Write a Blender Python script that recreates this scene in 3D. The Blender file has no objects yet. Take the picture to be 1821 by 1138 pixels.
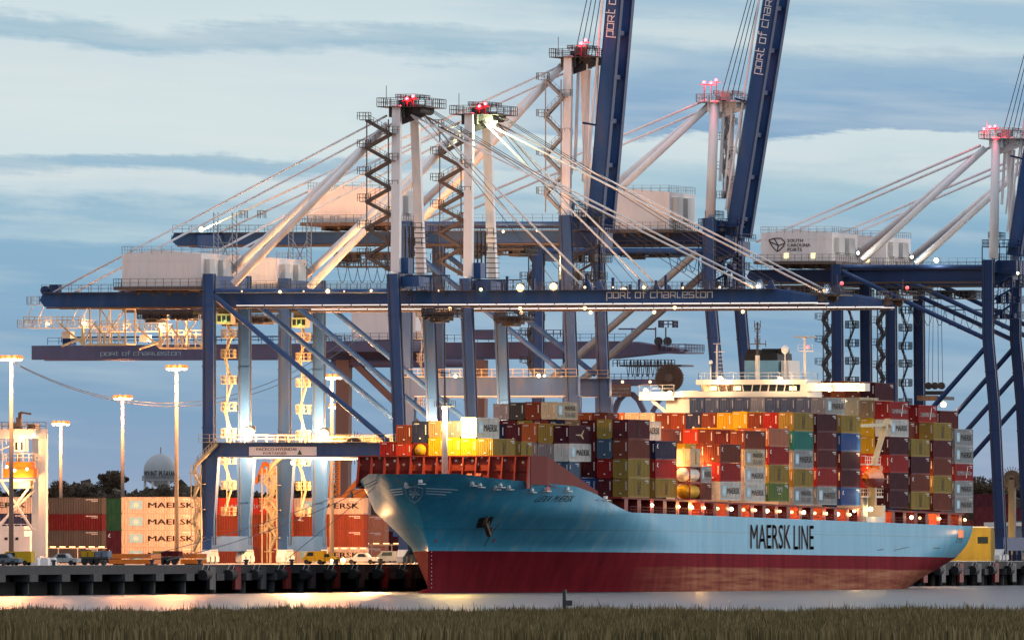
import bpy, math, random
import numpy as np
from mathutils import Vector, Matrix

R = math.radians
random.seed(7)
SC = bpy.context.scene
# ------------------------------------------------------------------ camera
FPX, TH = 26000.0, math.atan(.2867)          # focal length in photo pixels, yaw against the quay line
SN, CS = math.sin(TH), math.cos(TH)
CAM = (625.9, -1926.1, 6.85)
PCX, HOR = 910.5, 971.0
cd = bpy.data.cameras.new("camera")
cam = bpy.data.objects.new("camera", cd)
SC.collection.objects.link(cam)
SC.camera = cam
cam.location = CAM
cam.rotation_euler = (R(90), 0, TH)
cd.sensor_width = 36
cd.lens = 36 * FPX / 1821
cd.shift_y = (HOR - 569) / 1821
cd.clip_start, cd.clip_end = 10, 30000
# ------------------------------------------------------------------ view
SC.view_settings.view_transform = 'Standard'
SC.view_settings.look = 'None'
SC.view_settings.exposure = 0.0
SC.view_settings.gamma = 1
SC.cycles.max_bounces = 5
SC.cycles.diffuse_bounces = 2
SC.cycles.glossy_bounces = 3
SC.cycles.sample_clamp_indirect = 4
SC.cycles.caustics_reflective = False
SC.cycles.caustics_refractive = False
# ------------------------------------------------------------------ sun: the low glow of the western sky
sl = bpy.data.lights.new("sun", 'SUN')
sl.energy, sl.angle, sl.color = 1.55, R(34), (1.0, .92, .89)
sun = bpy.data.objects.new("sun", sl)
SC.collection.objects.link(sun)
SUN_DIR = Vector((.62, .76, .20)).normalized()
sun.rotation_euler = SUN_DIR.to_track_quat('Z', 'Y').to_euler()
# ------------------------------------------------------------------ world: dusk sky with streaked cloud
wd = bpy.data.worlds.new("World")
SC.world = wd
wd.use_nodes = True
nt = wd.node_tree
nt.nodes.clear()
def nd(t, typ, **kw):
    n = t.nodes.new(typ)
    for k, v in kw.items():
        setattr(n, k, v)
    return n
def mth(t, op, a, b=None, c=None, clamp=False):
    n = t.nodes.new('ShaderNodeMath'); n.operation = op; n.use_clamp = clamp
    for i, v in enumerate((a, b, c)):
        if v is None: continue
        if isinstance(v, (int, float)): n.inputs[i].default_value = v
        else: t.links.new(v, n.inputs[i])
    return n.outputs[0]
def ramp(t, fac, stops, interp='LINEAR'):
    n = t.nodes.new('ShaderNodeValToRGB'); cr = n.color_ramp; cr.interpolation = interp
    while len(cr.elements) < len(stops): cr.elements.new(.5)
    for e, (p, c) in zip(cr.elements, stops):
        e.position = p
        e.color = (*c, 1) if len(c) == 3 else c
    t.links.new(fac, n.inputs[0])
    return n.outputs[0]
def mixc(t, fac, a, b):
    n = t.nodes.new('ShaderNodeMix'); n.data_type = 'RGBA'
    for s, v in ((n.inputs[0], fac), (n.inputs[6], a), (n.inputs[7], b)):
        if isinstance(v, (int, float)): s.default_value = v
        elif isinstance(v, tuple): s.default_value = (*v, 1)
        else: t.links.new(v, s)
    return n.outputs[2]
def s2l(*c):
    return tuple(((v / 255) / 12.92 if v <= 10 else (((v / 255) + .055) / 1.055) ** 2.4) for v in c)
tc = nd(nt, 'ShaderNodeTexCoord')
sx = nd(nt, 'ShaderNodeSeparateXYZ'); nt.links.new(tc.outputs['Generated'], sx.inputs[0])
hx, hy, hz = sx.outputs
dep = mth(nt, 'ADD', mth(nt, 'MULTIPLY', hx, -SN), mth(nt, 'MULTIPLY', hy, CS))
lat = mth(nt, 'ADD', mth(nt, 'MULTIPLY', hx, CS), mth(nt, 'MULTIPLY', hy, SN))
az = mth(nt, 'ARCTAN2', lat, dep)
hor = mth(nt, 'SQRT', mth(nt, 'ADD', mth(nt, 'MULTIPLY', hx, hx), mth(nt, 'MULTIPLY', hy, hy)))
el = mth(nt, 'ARCTAN2', hz, hor)
def cloud(su, sv, scale, detail, seed, rough=.55):
    cb = nd(nt, 'ShaderNodeCombineXYZ')
    nt.links.new(mth(nt, 'MULTIPLY', az, su), cb.inputs[0])
    nt.links.new(mth(nt, 'ADD', mth(nt, 'MULTIPLY', el, sv), mth(nt, 'MULTIPLY', az, sv * .06)), cb.inputs[1])
    cb.inputs[2].default_value = seed
    n = nd(nt, 'ShaderNodeTexNoise'); n.inputs['Scale'].default_value = scale
    n.inputs['Detail'].default_value = detail; n.inputs['Roughness'].default_value = rough
    nt.links.new(cb.outputs[0], n.inputs[0])
    return n.outputs[0]
wob = mth(nt, 'SUBTRACT', cloud(30, 160, 1, 4, 3.1), .5)
fine = mth(nt, 'SUBTRACT', cloud(55, 420, 1, 8, 9.7, .66), .5)
tilt = mth(nt, 'MULTIPLY', mth(nt, 'MULTIPLY', az, 1.1), mth(nt, 'MULTIPLY', mth(nt, 'SUBTRACT', el, .031), 300, clamp=True))
puff = mth(nt, 'SUBTRACT', cloud(260, 300, 1, 5, 5.5, .65), .5)
v = mth(nt, 'ADD', mth(nt, 'DIVIDE', el, .0375), mth(nt, 'ADD', mth(nt, 'MULTIPLY', wob, .11), mth(nt, 'MULTIPLY', fine, .12)))
v = mth(nt, 'ADD', v, mth(nt, 'ADD', tilt, mth(nt, 'MULTIPLY', puff, .034)))
def yy(y): return (HOR - y) / FPX / .0375          # a height in the sky as the ramp's position
Lr = [(0, s2l(150, 163, 190)), (yy(850), s2l(140, 162, 192)), (yy(700), s2l(122, 160, 192)), (yy(560), s2l(130, 170, 200)), (yy(440), s2l(134, 176, 203)),
      (yy(415), s2l(165, 197, 213)), (yy(380), s2l(150, 187, 208)), (yy(345), s2l(200, 218, 225)), (yy(318), s2l(208, 222, 226)), (yy(302), s2l(150, 186, 208)),
      (yy(275), s2l(158, 190, 208)), (yy(262), s2l(210, 226, 229)), (yy(190), s2l(214, 228, 230)), (yy(115), s2l(206, 222, 228)), (yy(92), s2l(160, 192, 210)),
      (yy(70), s2l(170, 198, 213)), (yy(52), s2l(208, 225, 229)), (yy(0), s2l(204, 222, 228))]
Rr = [(0, s2l(156, 166, 190)), (yy(850), s2l(148, 165, 192)), (yy(700), s2l(128, 164, 194)), (yy(560), s2l(124, 165, 197)), (yy(420), s2l(134, 176, 203)),
      (yy(330), s2l(165, 198, 213)), (yy(285), s2l(202, 220, 226)), (yy(242), s2l(208, 224, 228)), (yy(232), s2l(128, 166, 200)), (yy(150), s2l(138, 174, 205)),
      (yy(95), s2l(156, 188, 210)), (yy(70), s2l(196, 216, 224)), (yy(30), s2l(186, 210, 221)), (yy(0), s2l(160, 192, 213))]
pale = lambda S: [(p_, tuple(a * .93 + b_ * .07 for a, b_ in zip(c_, s2l(208, 216, 220)))) for p_, c_ in S]
lt = ramp(nt, v, pale(Lr)); rt = ramp(nt, v, pale(Rr))
side = mth(nt, 'ADD', mth(nt, 'MULTIPLY', mth(nt, 'ADD', az, mth(nt, 'MULTIPLY', wob, .03)), 60), .35, clamp=True)
low = mixc(nt, side, lt, rt)
wisp = ramp(nt, cloud(45, 500, 1, 5, 21.3), [(.45, (0, 0, 0)), (.75, (1, 1, 1))])
low = mixc(nt, mth(nt, 'MULTIPLY', mth(nt, 'MULTIPLY', wisp, .5), mth(nt, 'MULTIPLY', el, 40, clamp=True)), low, s2l(222, 229, 227))
# above the photographed strip: pale high cloud, brighter towards the glow in the west
sky = nd(nt, 'ShaderNodeTexSky'); sky.sky_type = 'NISHITA'; sky.sun_disc = False
sky.sun_elevation = R(3); sky.sun_rotation = math.atan2(SUN_DIR.x, SUN_DIR.y)
scl = nd(nt, 'ShaderNodeVectorMath', operation='SCALE'); nt.links.new(sky.outputs[0], scl.inputs[0]); scl.inputs[3].default_value = .12
hi = mixc(nt, .88, scl.outputs[0], (.74, .80, .90))
dm = nd(nt, 'ShaderNodeVectorMath', operation='SCALE'); nt.links.new(hi, dm.inputs[0])
nt.links.new(mth(nt, 'ADD', .42, mth(nt, 'MULTIPLY', mth(nt, 'SINE', el), 1.0)), dm.inputs[3]); hi = dm.outputs[0]
up = mth(nt, 'MULTIPLY', mth(nt, 'SUBTRACT', el, .045), 8, clamp=True)
far_az = mth(nt, 'ABSOLUTE', mth(nt, 'SUBTRACT', az, .5))
gl = mth(nt, 'MULTIPLY', mth(nt, 'SUBTRACT', 1, mth(nt, 'DIVIDE', far_az, .38), clamp=True), mth(nt, 'SUBTRACT', 1, mth(nt, 'MULTIPLY', el, 5), clamp=True))
land = mth(nt, 'MULTIPLY', mth(nt, 'MULTIPLY', mth(nt, 'SUBTRACT', far_az, .38), 6, clamp=True), mth(nt, 'SUBTRACT', 1.3, mth(nt, 'MULTIPLY', el, 16), clamp=True))
inpic = mth(nt, 'MULTIPLY', mth(nt, 'SUBTRACT', mth(nt, 'ABSOLUTE', az), .06), 20, clamp=True)
land = mth(nt, 'MULTIPLY', land, mth(nt, 'MULTIPLY', mth(nt, 'SUBTRACT', az, .2), 10, clamp=True))
col = mixc(nt, up, low, hi)
col = mixc(nt, mth(nt, 'MULTIPLY', gl, inpic), col, (.80, .82, .86))
col = mixc(nt, mth(nt, 'MULTIPLY', land, .85), col, (.05, .06, .075))
col = mixc(nt, mth(nt, 'MULTIPLY', mth(nt, 'SUBTRACT', 0, el), 200, clamp=True), col, (.05, .055, .06))
bg = nd(nt, 'ShaderNodeBackground'); nt.links.new(col, bg.inputs[0]); bg.inputs[1].default_value = 1.0
ow = nd(nt, 'ShaderNodeOutputWorld'); nt.links.new(bg.outputs[0], ow.inputs[0])

# ------------------------------------------------------------------ picture pixel -> point in a real vertical plane
def at(px, py, Y):                            # plane across the quay, at distance Y along it
    r = (px - PCX) / FPX; y = Y - CAM[1]
    x = y * (r * CS - SN) / (CS + r * SN); d = -x * SN + y * CS
    return Vector((x + CAM[0], Y, CAM[2] + (HOR - py) * d / FPX))
def atx(px, py, X):                           # plane along the quay, at X
    r = (px - PCX) / FPX; x = X - CAM[0]
    y = -x * (CS + r * SN) / (SN - r * CS); d = -x * SN + y * CS
    return Vector((X, y + CAM[1], CAM[2] + (HOR - py) * d / FPX))
def atd(px, py, d):                           # at distance d from the viewpoint
    l = (px - PCX) / FPX * d
    return Vector((CAM[0] - d * SN + l * CS, CAM[1] + d * CS + l * SN, CAM[2] + (HOR - py) * d / FPX))
QZ = 4.15                                     # quay level

# ------------------------------------------------------------------ materials
def newmat(name):
    m = bpy.data.materials.new(name); m.use_nodes = True
    return m, m.node_tree, m.node_tree.nodes['Principled BSDF']
def paint(name, rgb, rough=.45, var=.25, scale=.5, metal=0, dirt=None, dirtf=.35, bump=0, streak=True):
    m, t, p = newmat(name)
    tcn = nd(t, 'ShaderNodeTexCoord')
    mp = nd(t, 'ShaderNodeMapping'); t.links.new(tcn.outputs['Object'], mp.inputs[0])
    mp.inputs['Scale'].default_value = (1, 1, .22) if streak else (1, 1, 1)
    n1 = nd(t, 'ShaderNodeTexNoise'); n1.inputs['Scale'].default_value = scale; n1.inputs['Detail'].default_value = 5
    n2 = nd(t, 'ShaderNodeTexNoise'); n2.inputs['Scale'].default_value = scale * 5; n2.inputs['Detail'].default_value = 4
    for n in (n1, n2): t.links.new(mp.outputs[0], n.inputs[0])
    f = mth(t, 'ADD', mth(t, 'MULTIPLY', n1.outputs[0], .6), mth(t, 'MULTIPLY', n2.outputs[0], .4))
    c = ramp(t, f, [(.3, tuple(v * (1 - var) for v in rgb)), (.7, tuple(min(1, v * (1 + var * .8)) for v in rgb))])
    if dirt:
        k = ramp(t, n2.outputs[0], [(.52, (0, 0, 0)), (.68, (1, 1, 1))])
        c = mixc(t, mth(t, 'MULTIPLY', k, dirtf), c, dirt)
    t.links.new(c, p.inputs['Base Color'])
    p.inputs['Specular IOR Level'].default_value = .3
    p.inputs['Roughness'].default_value = rough; p.inputs['Metallic'].default_value = metal
    if bump:
        b = nd(t, 'ShaderNodeBump'); b.inputs['Strength'].default_value = bump; b.inputs['Distance'].default_value = .1
        t.links.new(n2.outputs[0], b.inputs['Height']); t.links.new(b.outputs[0], p.inputs['Normal'])
    return m
def glow(name, rgb, s):
    m, t, p = newmat(name)
    p.inputs['Base Color'].default_value = (.6, .6, .6, 1)
    p.inputs['Emission Color'].default_value = (*rgb, 1); p.inputs['Emission Strength'].default_value = s
    return m
RUST = (.16, .06, .025)
M = {}
M['blue'] = paint('crane_blue_paint', (.028, .085, .235), .5, .32, .12, dirt=(.10, .09, .09), dirtf=.35)
M['darkblue'] = paint('navy_paint', (.018, .045, .13), .5, .2, .12)
M['white'] = paint('white_crane_paint', (.80, .80, .82), .45, .10, .15, dirt=(.42, .33, .26), dirtf=.28)
M['cream'] = paint('house_paint', (.80, .76, .75), .55, .08, .12, dirt=(.42, .26, .16), dirtf=.2)
M['grime'] = paint('dark_steel', (.055, .055, .062), .6, .3, 1)
M['steel'] = paint('galvanised_steel', (.30, .31, .32), .5, .2, 1, metal=.3)
M['walk'] = paint('brown_walkway_steel', (.11, .085, .075), .6, .3, 1)
M['rope'] = paint('wire_rope', (.05, .055, .065), .6, .1, 2)
M['purple'] = paint('old_maroon_paint', (.12, .115, .19), .5, .25, .15, dirt=RUST, dirtf=.3)
M['rustleg'] = paint('rusted_crane_leg', (.24, .12, .09), .6, .25, .15, dirt=RUST, dirtf=.3)
M['hazard'] = paint('yellow_rail_paint', (.52, .42, .24), .5, .15, 1)
M['orange'] = paint('orange_paint', (.80, .20, .02), .5, .15, .4)
M['yellow'] = paint('yellow_paint', (.65, .42, .05), .5, .15, .4)
M['palewhite'] = paint('pale_grey_paint', (.62, .62, .60), .5, .1, .3, dirt=RUST, dirtf=.15)
M['oxide'] = paint('red_oxide_paint', (.22, .035, .03), .5, .25, .3, dirt=(.08, .03, .03), dirtf=.3)
M['rubber'] = paint('black_rubber', (.02, .02, .022), .7, .2, 1)
M['glass'] = paint('dark_window_glass', (.02, .03, .035), .08, .1, 1)
M['tankpaint'] = paint('water_tank_paint', (.36, .38, .40), .6, .1, .1)
M['txtwhite'] = paint('white_lettering', (.75, .75, .74), .6, .05, 1)
M['txtblack'] = paint('dark_lettering', (.02, .022, .03), .6, .05, 1)
M['txtbrown'] = paint('brown_lettering', (.03, .015, .018), .6, .05, 1)
M['star'] = paint('pale_blue_panel', (.22, .48, .62), .5, .05, 1)
M['skyblue'] = paint('pale_blue_ship_paint', (.20, .42, .52), .45, .1, .3)
M['concrete'] = paint('shaded_quay_concrete', (.045, .045, .05), .85, .3, .25, dirt=(.06, .05, .04), dirtf=.5, bump=.3, streak=False)  # darker copy for the quay edge; its shade is put into the colour
M['apron'] = paint('lit_apron_concrete', (.30, .27, .24), .8, .2, .1, dirt=(.10, .08, .07), dirtf=.5, streak=False)  # paler copy for the lamplit deck top, also bouncing warm light
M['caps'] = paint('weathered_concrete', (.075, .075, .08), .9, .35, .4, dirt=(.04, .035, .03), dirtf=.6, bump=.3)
M['lampw'] = glow('sodium_lamp', (1, .60, .28), 2.6)
M['lampo'] = glow('orange_sodium_lamp', (1, .40, .12), 3)
M['lampc'] = glow('white_floodlight', (1, .92, .70), 4)
M['lampr'] = glow('red_warning_lamp', (1, .025, .04), 1.7)
M['lampg'] = glow('greenish_floodlight', (.95, 1, .45), 3)
M['pole'] = paint('weathered_pole_paint', (.17, .16, .15), .7, .1, 1)
M['tube'] = glow('lit_flange_glow', (1, .90, .84), 1.0)  # lit bottom flange of the boom drawn as glowing strips, no lamp
M['litwin'] = glow('lit_window', (1, .78, .30), 2.0)

# ------------------------------------------------------------------ mesh builder
class MB:
    def __init__(s): s.v = []; s.f = []
    def quad(s, a, b, c, d):
        n = len(s.v); s.v += [tuple(a), tuple(b), tuple(c), tuple(d)]; s.f.append((n, n + 1, n + 2, n + 3)); return s
    def hexa(s, c):
        n = len(s.v); s.v += [tuple(p) for p in c]
        for q in ((0, 3, 2, 1), (4, 5, 6, 7), (0, 1, 5, 4), (1, 2, 6, 5), (2, 3, 7, 6), (3, 0, 4, 7)):
            s.f.append(tuple(n + i for i in q))
        return s
    def box(s, x0, y0, z0, x1, y1, z1):
        if x0 > x1: x0, x1 = x1, x0
        if y0 > y1: y0, y1 = y1, y0
        if z0 > z1: z0, z1 = z1, z0
        return s.hexa([(x0, y0, z0), (x1, y0, z0), (x1, y1, z0), (x0, y1, z0), (x0, y0, z1), (x1, y0, z1), (x1, y1, z1), (x0, y1, z1)])
    def bar(s, a, b, w, d=None, side=(0, 1, 0), w1=None, d1=None):
        a, b = Vector(a), Vector(b); d = w if d is None else d
        w1 = w if w1 is None else w1; d1 = d if d1 is None else d1
        ax = (b - a).normalized(); sv = Vector(side); sv = (sv - ax * sv.dot(ax))
        if sv.length < 1e-3: sv = Vector((1, 0, 0)) - ax * ax.x
        sv.normalize(); u = ax.cross(sv)
        c = []
        for p, ww, dd in ((a, w, d), (b, w1, d1)):
            for i, j in ((-1, -1), (1, -1), (1, 1), (-1, 1)):
                c.append(p + u * (i * ww / 2) + sv * (j * dd / 2))
        return s.hexa(c)
    def poly(s, pts, w, d=None, side=(0, 1, 0)):
        for a, b in zip(pts, pts[1:]): s.bar(a, b, w, d, side)
        return s
    def tube(s, a, b, r, n=10, r1=None, caps=True):
        a, b = Vector(a), Vector(b); r1 = r if r1 is None else r1
        ax = (b - a).normalized(); h = Vector((0, 0, 1)) if abs(ax.z) < .9 else Vector((1, 0, 0))
        u = ax.cross(h).normalized(); w = ax.cross(u)
        k = len(s.v)
        for p, rr in ((a, r), (b, r1)):
            for i in range(n):
                t = 2 * math.pi * i / n
                s.v.append(tuple(p + u * (math.cos(t) * rr) + w * (math.sin(t) * rr)))
        for i in range(n):
            j = (i + 1) % n; s.f.append((k + i, k + j, k + n + j, k + n + i))
        if caps:
            s.f.append(tuple(k + i for i in reversed(range(n)))); s.f.append(tuple(k + n + i for i in range(n)))
        return s
    def path(s, pts, r, n=6):
        for a, b in zip(pts, pts[1:]): s.tube(a, b, r, n)
        return s
    def ball(s, c, r, n=8, m=6, sz=1):
        k = len(s.v)
        for i in range(m + 1):
            p = math.pi * i / m
            for j in range(n):
                t = 2 * math.pi * j / n
                s.v.append((c[0] + r * math.sin(p) * math.cos(t), c[1] + r * math.sin(p) * math.sin(t), c[2] + r * sz * math.cos(p)))
        for i in range(m):
            for j in range(n):
                j2 = (j + 1) % n
                s.f.append((k + i * n + j, k + (i + 1) * n + j, k + (i + 1) * n + j2, k + i * n + j2))
        return s
    def extr(s, pts, y0, y1):                # outline in (x, z), thickness along y
        n = len(pts); k = len(s.v)
        s.v += [(p[0], y0, p[1]) for p in pts] + [(p[0], y1, p[1]) for p in pts]
        s.f.append(tuple(k + i for i in range(n))); s.f.append(tuple(k + n + i for i in reversed(range(n))))
        for i in range(n):
            j = (i + 1) % n; s.f.append((k + i, k + n + i, k + n + j, k + j))
        return s
    def rail(s, a, b, h=1.15, step=1.6, t=.06):
        a, b = Vector(a), Vector(b); L = (b - a).length; n = max(1, round(L / step))
        up = Vector((0, 0, 1))
        for i in range(n + 1):
            p = a + (b - a) * (i / n); s.bar(p, p + up * h, t)
        for q in (.5, 1): s.bar(a + up * h * q, b + up * h * q, t * .8)
        return s
    def railbox(s, x0, y0, x1, y1, z, **k):
        c = [Vector((x0, y0, z)), Vector((x1, y0, z)), Vector((x1, y1, z)), Vector((x0, y1, z))]
        for i in range(4): s.rail(c[i], c[(i + 1) % 4], **k)
        return s
    def build(s, name, mat, parent=None, smooth=False, loc=None):
        me = bpy.data.meshes.new(name)
        off = Vector(loc) if loc is not None else (world_loc(parent) if parent is not None else None)
        vs = s.v if off is None else [(x - off.x, y - off.y, z - off.z) for x, y, z in s.v]
        me.from_pydata(vs, [], s.f); me.update()
        if smooth:
            me.polygons.foreach_set('use_smooth', [True] * len(me.polygons))
        o = bpy.data.objects.new(name, me)
        SC.collection.objects.link(o)
        me.materials.append(M[mat] if isinstance(mat, str) else mat)
        if parent is not None: o.parent = parent
        elif loc is not None: o.location = loc
        if parent is not None and off is not None and parent.type == 'MESH' : pass
        o['_w'] = 0
        del o['_w']
        WL[o.name] = off if off is not None else Vector((0, 0, 0))
        return o
WL = {}
def world_loc(o): return WL[o.name]
def tag(o, label=None, cat=None, group=None, kind=None):
    for k, val in (('label', label), ('category', cat), ('group', group), ('kind', kind)):
        if val: o[k] = val
    return o
def thing(name, label, cat, loc, group=None):
    o = bpy.data.objects.new(name, None); SC.collection.objects.link(o)
    o.location = loc; o.empty_display_size = .5; WL[o.name] = Vector(loc)
    return tag(o, label, cat, group)
def copy_tree(o, delta, parent=None, kids=None):
    if kids is None:
        kids = {}
        for c in SC.objects:
            if c.parent: kids.setdefault(c.parent.name, []).append(c)
    c = o.copy(); SC.collection.objects.link(c)
    if parent is None: c.location = Vector(o.location) + Vector(delta)
    else: c.parent = parent
    WL[c.name] = world_loc(o) + Vector(delta) if o.name in WL else Vector(c.location)
    for k in kids.get(o.name, []): copy_tree(k, delta, c, kids)
    return c
def point_light(p, power, col, parent=None, r=.4, spot=None, aim=None):
    l = bpy.data.lights.new('lamp_light', 'SPOT' if spot else 'POINT'); l.energy = power; l.color = col; l.shadow_soft_size = r
    o = bpy.data.objects.new('lamp_light', l); SC.collection.objects.link(o)
    p = Vector(p)
    if spot:
        l.spot_size = R(spot); l.spot_blend = .6
        o.rotation_euler = (-(Vector(aim) - p)).to_track_quat('Z', 'Y').to_euler()
    if parent is not None:
        o.parent = parent; o.location = p - world_loc(parent)
    else: o.location = p
    WL[o.name] = p
    return o
# lettering --------------------------------------------------------
_tx = {}
def glyphs(txt, bold=0):
    if (txt, bold) in _tx: return _tx[(txt, bold)]
    cu = bpy.data.curves.new('t', 'FONT'); cu.body = txt; cu.resolution_u = 2; cu.offset = 0
    ob = bpy.data.objects.new('t', cu); me = bpy.data.meshes.new_from_object(ob)
    vs = [(q.co.x, q.co.y) for q in me.vertices]; fs = [tuple(p.vertices) for p in me.polygons]
    bpy.data.objects.remove(ob); bpy.data.curves.remove(cu); bpy.data.meshes.remove(me)
    if bold > .005:                               # a second, slightly shifted impression thickens the strokes
        n_ = len(vs); vs = vs + [(a + .04, b) for a, b in vs]; fs = fs + [tuple(i + n_ for i in q) for q in fs]
    x0 = min(a for a, b in vs); x1 = max(a for a, b in vs); y0 = min(b for a, b in vs); y1 = max(b for a, b in vs)
    vs = [((a - x0) / (x1 - x0), (b - y0) / (y1 - y0)) for a, b in vs]
    _tx[(txt, bold)] = (vs, fs)
    return vs, fs
PG = {'p': (.85, [[(0, -.45), (0, 1), (.85, 1), (.85, 0), (.3, 0)]]), 'o': (.9, [[(0, 0), (0, 1), (.85, 1), (.85, 0), (0, 0)]]),
      'R': (.9, [[(0, 0), (0, 1), (.8, 1), (.8, .42), (.2, .42)], [(.45, .42), (.85, 0)]]), 't': (.6, [[(.1, 1.38), (.1, 0), (.55, 0)], [(.1, .95), (.5, .95)]]),
      'f': (.6, [[(.6, 1.38), (.22, 1.38), (.22, 0)], [(0, .9), (.55, .9)]]), 'c': (.85, [[(.8, 1), (0, 1), (0, 0), (.8, 0)]]),
      'h': (.85, [[(0, 1.38), (0, 0)], [(0, 1), (.8, 1), (.8, 0)]]), 'a': (.9, [[(.05, 1), (.82, 1), (.82, 0), (0, 0), (0, .5), (.82, .5)]]),
      'l': (.6, [[(0, 1.0), (0, 0), (.5, 0)]]), 'e': (.85, [[(.8, 0), (0, 0), (0, 1), (.8, 1), (.8, .5), (0, .5)]]),
      's': (.85, [[(.8, 1), (0, 1), (0, .5), (.8, .5), (.8, 0), (0, 0)]]), 'n': (.85, [[(0, 0), (0, 1), (.8, 1), (.8, 0)]])}
def port_logo():
    """the rounded strokes of the port's wordmark: quads in units of x-height, and total length"""
    q = []; x = 0; st = .075
    for ch in 'poRt of chaRleston':
        if ch == ' ': x += .55; continue
        w, strokes = PG[ch]
        for pts in strokes:
            for k, (a, b) in enumerate(zip(pts, pts[1:])):
                a, b = Vector((a[0] + x, a[1])), Vector((b[0] + x, b[1])); d = (b - a).normalized(); n = Vector((-d.y, d.x)) * st
                a2, b2 = a - d * st, b + d * st
                q.append([a2 - n, b2 - n, b2 + n, a2 + n])
        x += w + .25
    return q, x - .25
def proj_ok(x, y): return True
# ================================================================== SETTING
for k_, sp_v in (('oxide', .1), ('blue', .2), ('purple', .12), ('darkblue', .2)):
    M[k_].node_tree.nodes['Principled BSDF'].inputs['Specular IOR Level'].default_value = sp_v
def mesh_np(name, vs, fs, mat, nv=4):
    me = bpy.data.meshes.new(name)
    me.vertices.add(len(vs)); me.vertices.foreach_set('co', np.asarray(vs, dtype=np.float32).ravel())
    me.loops.add(len(fs) * nv); me.loops.foreach_set('vertex_index', np.asarray(fs, dtype=np.int32).ravel())
    me.polygons.add(len(fs)); me.polygons.foreach_set('loop_start', np.arange(0, len(fs) * nv, nv, dtype=np.int32))
    me.update(calc_edges=True)
    o = bpy.data.objects.new(name, me); SC.collection.objects.link(o)
    me.materials.append(mat)
    return o
# water: long-exposure river, silky with faint swell
m, t, p = newmat('river_water')
g = nd(t, 'ShaderNodeNewGeometry')
mp = nd(t, 'ShaderNodeMapping'); t.links.new(g.outputs['Position'], mp.inputs[0]); mp.inputs['Rotation'].default_value = (0, 0, -TH); mp.inputs['Scale'].default_value = (1, .12, 1)
n1 = nd(t, 'ShaderNodeTexNoise'); n1.inputs['Scale'].default_value = .35; n1.inputs['Detail'].default_value = 4; t.links.new(mp.outputs[0], n1.inputs[0])
b = nd(t, 'ShaderNodeBump'); b.inputs['Strength'].default_value = .9; b.inputs['Distance'].default_value = .8; t.links.new(n1.outputs[0], b.inputs['Height'])
p.inputs['Base Color'].default_value = (.06, .065, .075, 1); p.inputs['Roughness'].default_value = .30; p.inputs['IOR'].default_value = 1.38
p.inputs['Specular IOR Level'].default_value = .5
t.links.new(b.outputs[0], p.inputs['Normal'])
M['water'] = m
o = MB().quad((-9000, -1900, 0), (9000, -1900, 0), (9000, 26000, 0), (-9000, 26000, 0)).build('water', 'water'); tag(o, kind='structure')

# marsh bank this side of the river
M['mud'] = paint('marsh_mud', (.05, .04, .028), .9, .3, .1, streak=False)
mb = MB(); u = Vector((CS, SN, 0)); w = Vector((-SN, CS, 0)); c0 = Vector(CAM)
def cv(l, d, z): q = c0 + u * l + w * d; return (q.x, q.y, z)
mb.quad(cv(-900, 60, .4), cv(900, 60, .4), cv(900, 1296, .3), cv(-900, 1296, .3)); mb.quad(cv(-900, 1296, .3), cv(900, 1296, .3), cv(900, 1303, -.4), cv(-900, 1303, -.4))
tag(mb.build('marsh_ground', 'mud'), kind='structure')
rng = np.random.default_rng(3)
N = 150000
d = 1000 + 303 * rng.random(N) ** .8
l = (rng.random(N) - .5) * 2 * 54
clump = np.sin(l * .9 + d * .05) * .5 + np.sin(l * .23 + 2 + d * .013) * .5 + rng.normal(0, .3, N)
edge = (d > 1280)
d = d - np.where(edge, 12 * (np.sin(l * .17) * np.sin(l * .41 + 1) > .35) * rng.random(N), 0)
h = np.clip(1.0 + .24 * clump + rng.normal(0, .13, N), .4, 1.9)
tall = (rng.random(N) < .06); h = np.where(tall, h * 1.35, h)
lean = rng.normal(0, .13, N) * h; wd_ = .028 + .035 * rng.random(N)
bx = CAM[0] + l * CS - d * SN; by = CAM[1] + l * SN + d * CS
V = np.zeros((N, 5, 3), np.float32)
for k, (s, f, hh) in enumerate(((-1, 0, 0), (1, 0, 0), (.8, .35, .6), (-.8, .35, .6), (0, 1, 1))):
    V[:, k, 0] = bx + CS * (s * wd_ + lean * f); V[:, k, 1] = by + SN * (s * wd_ + lean * f); V[:, k, 2] = .25 + h * hh
ix = np.arange(N)[:, None] * 5
F = np.concatenate([ix + np.array([[0, 1, 2]]), ix + np.array([[0, 2, 3]]), ix + np.array([[3, 2, 4]])])
m, t, p = newmat('marsh_grass_blades')
g = nd(t, 'ShaderNodeNewGeometry')
n1 = nd(t, 'ShaderNodeTexNoise'); n1.inputs['Scale'].default_value = .18; n1.inputs['Detail'].default_value = 5; t.links.new(g.outputs['Position'], n1.inputs[0])
f = mth(t, 'ADD', mth(t, 'MULTIPLY', n1.outputs[0], .75), mth(t, 'MULTIPLY', g.outputs['Random Per Island'], .35))
t.links.new(ramp(t, f, [(.35, (.055, .042, .014)), (.55, (.165, .120, .040)), (.8, (.38, .285, .13))]), p.inputs['Base Color'])
p.inputs['Roughness'].default_value = .8
o = mesh_np('marsh_grass', V.reshape(-1, 3), F, m, 3); tag(o, 'dark olive marsh grass along the near bank', kind='stuff')
# channel marker in the shallows beyond the grass
q = atd(1004, 1082, 1330)
t_ = thing('marsh_marker', 'dark post with a small cross board standing at the edge of the marsh', 'post', (q.x, q.y, 0))
MB().bar((q.x, q.y, -.6), (q.x, q.y, q.z + 1.75), .3).build('post', 'grime', t_)
MB().bar((q.x + .1, q.y - .2, 1.7), (q.x + .75, q.y - .05, 1.7), .5, .08).build('board', 'grime', t_)

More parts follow.
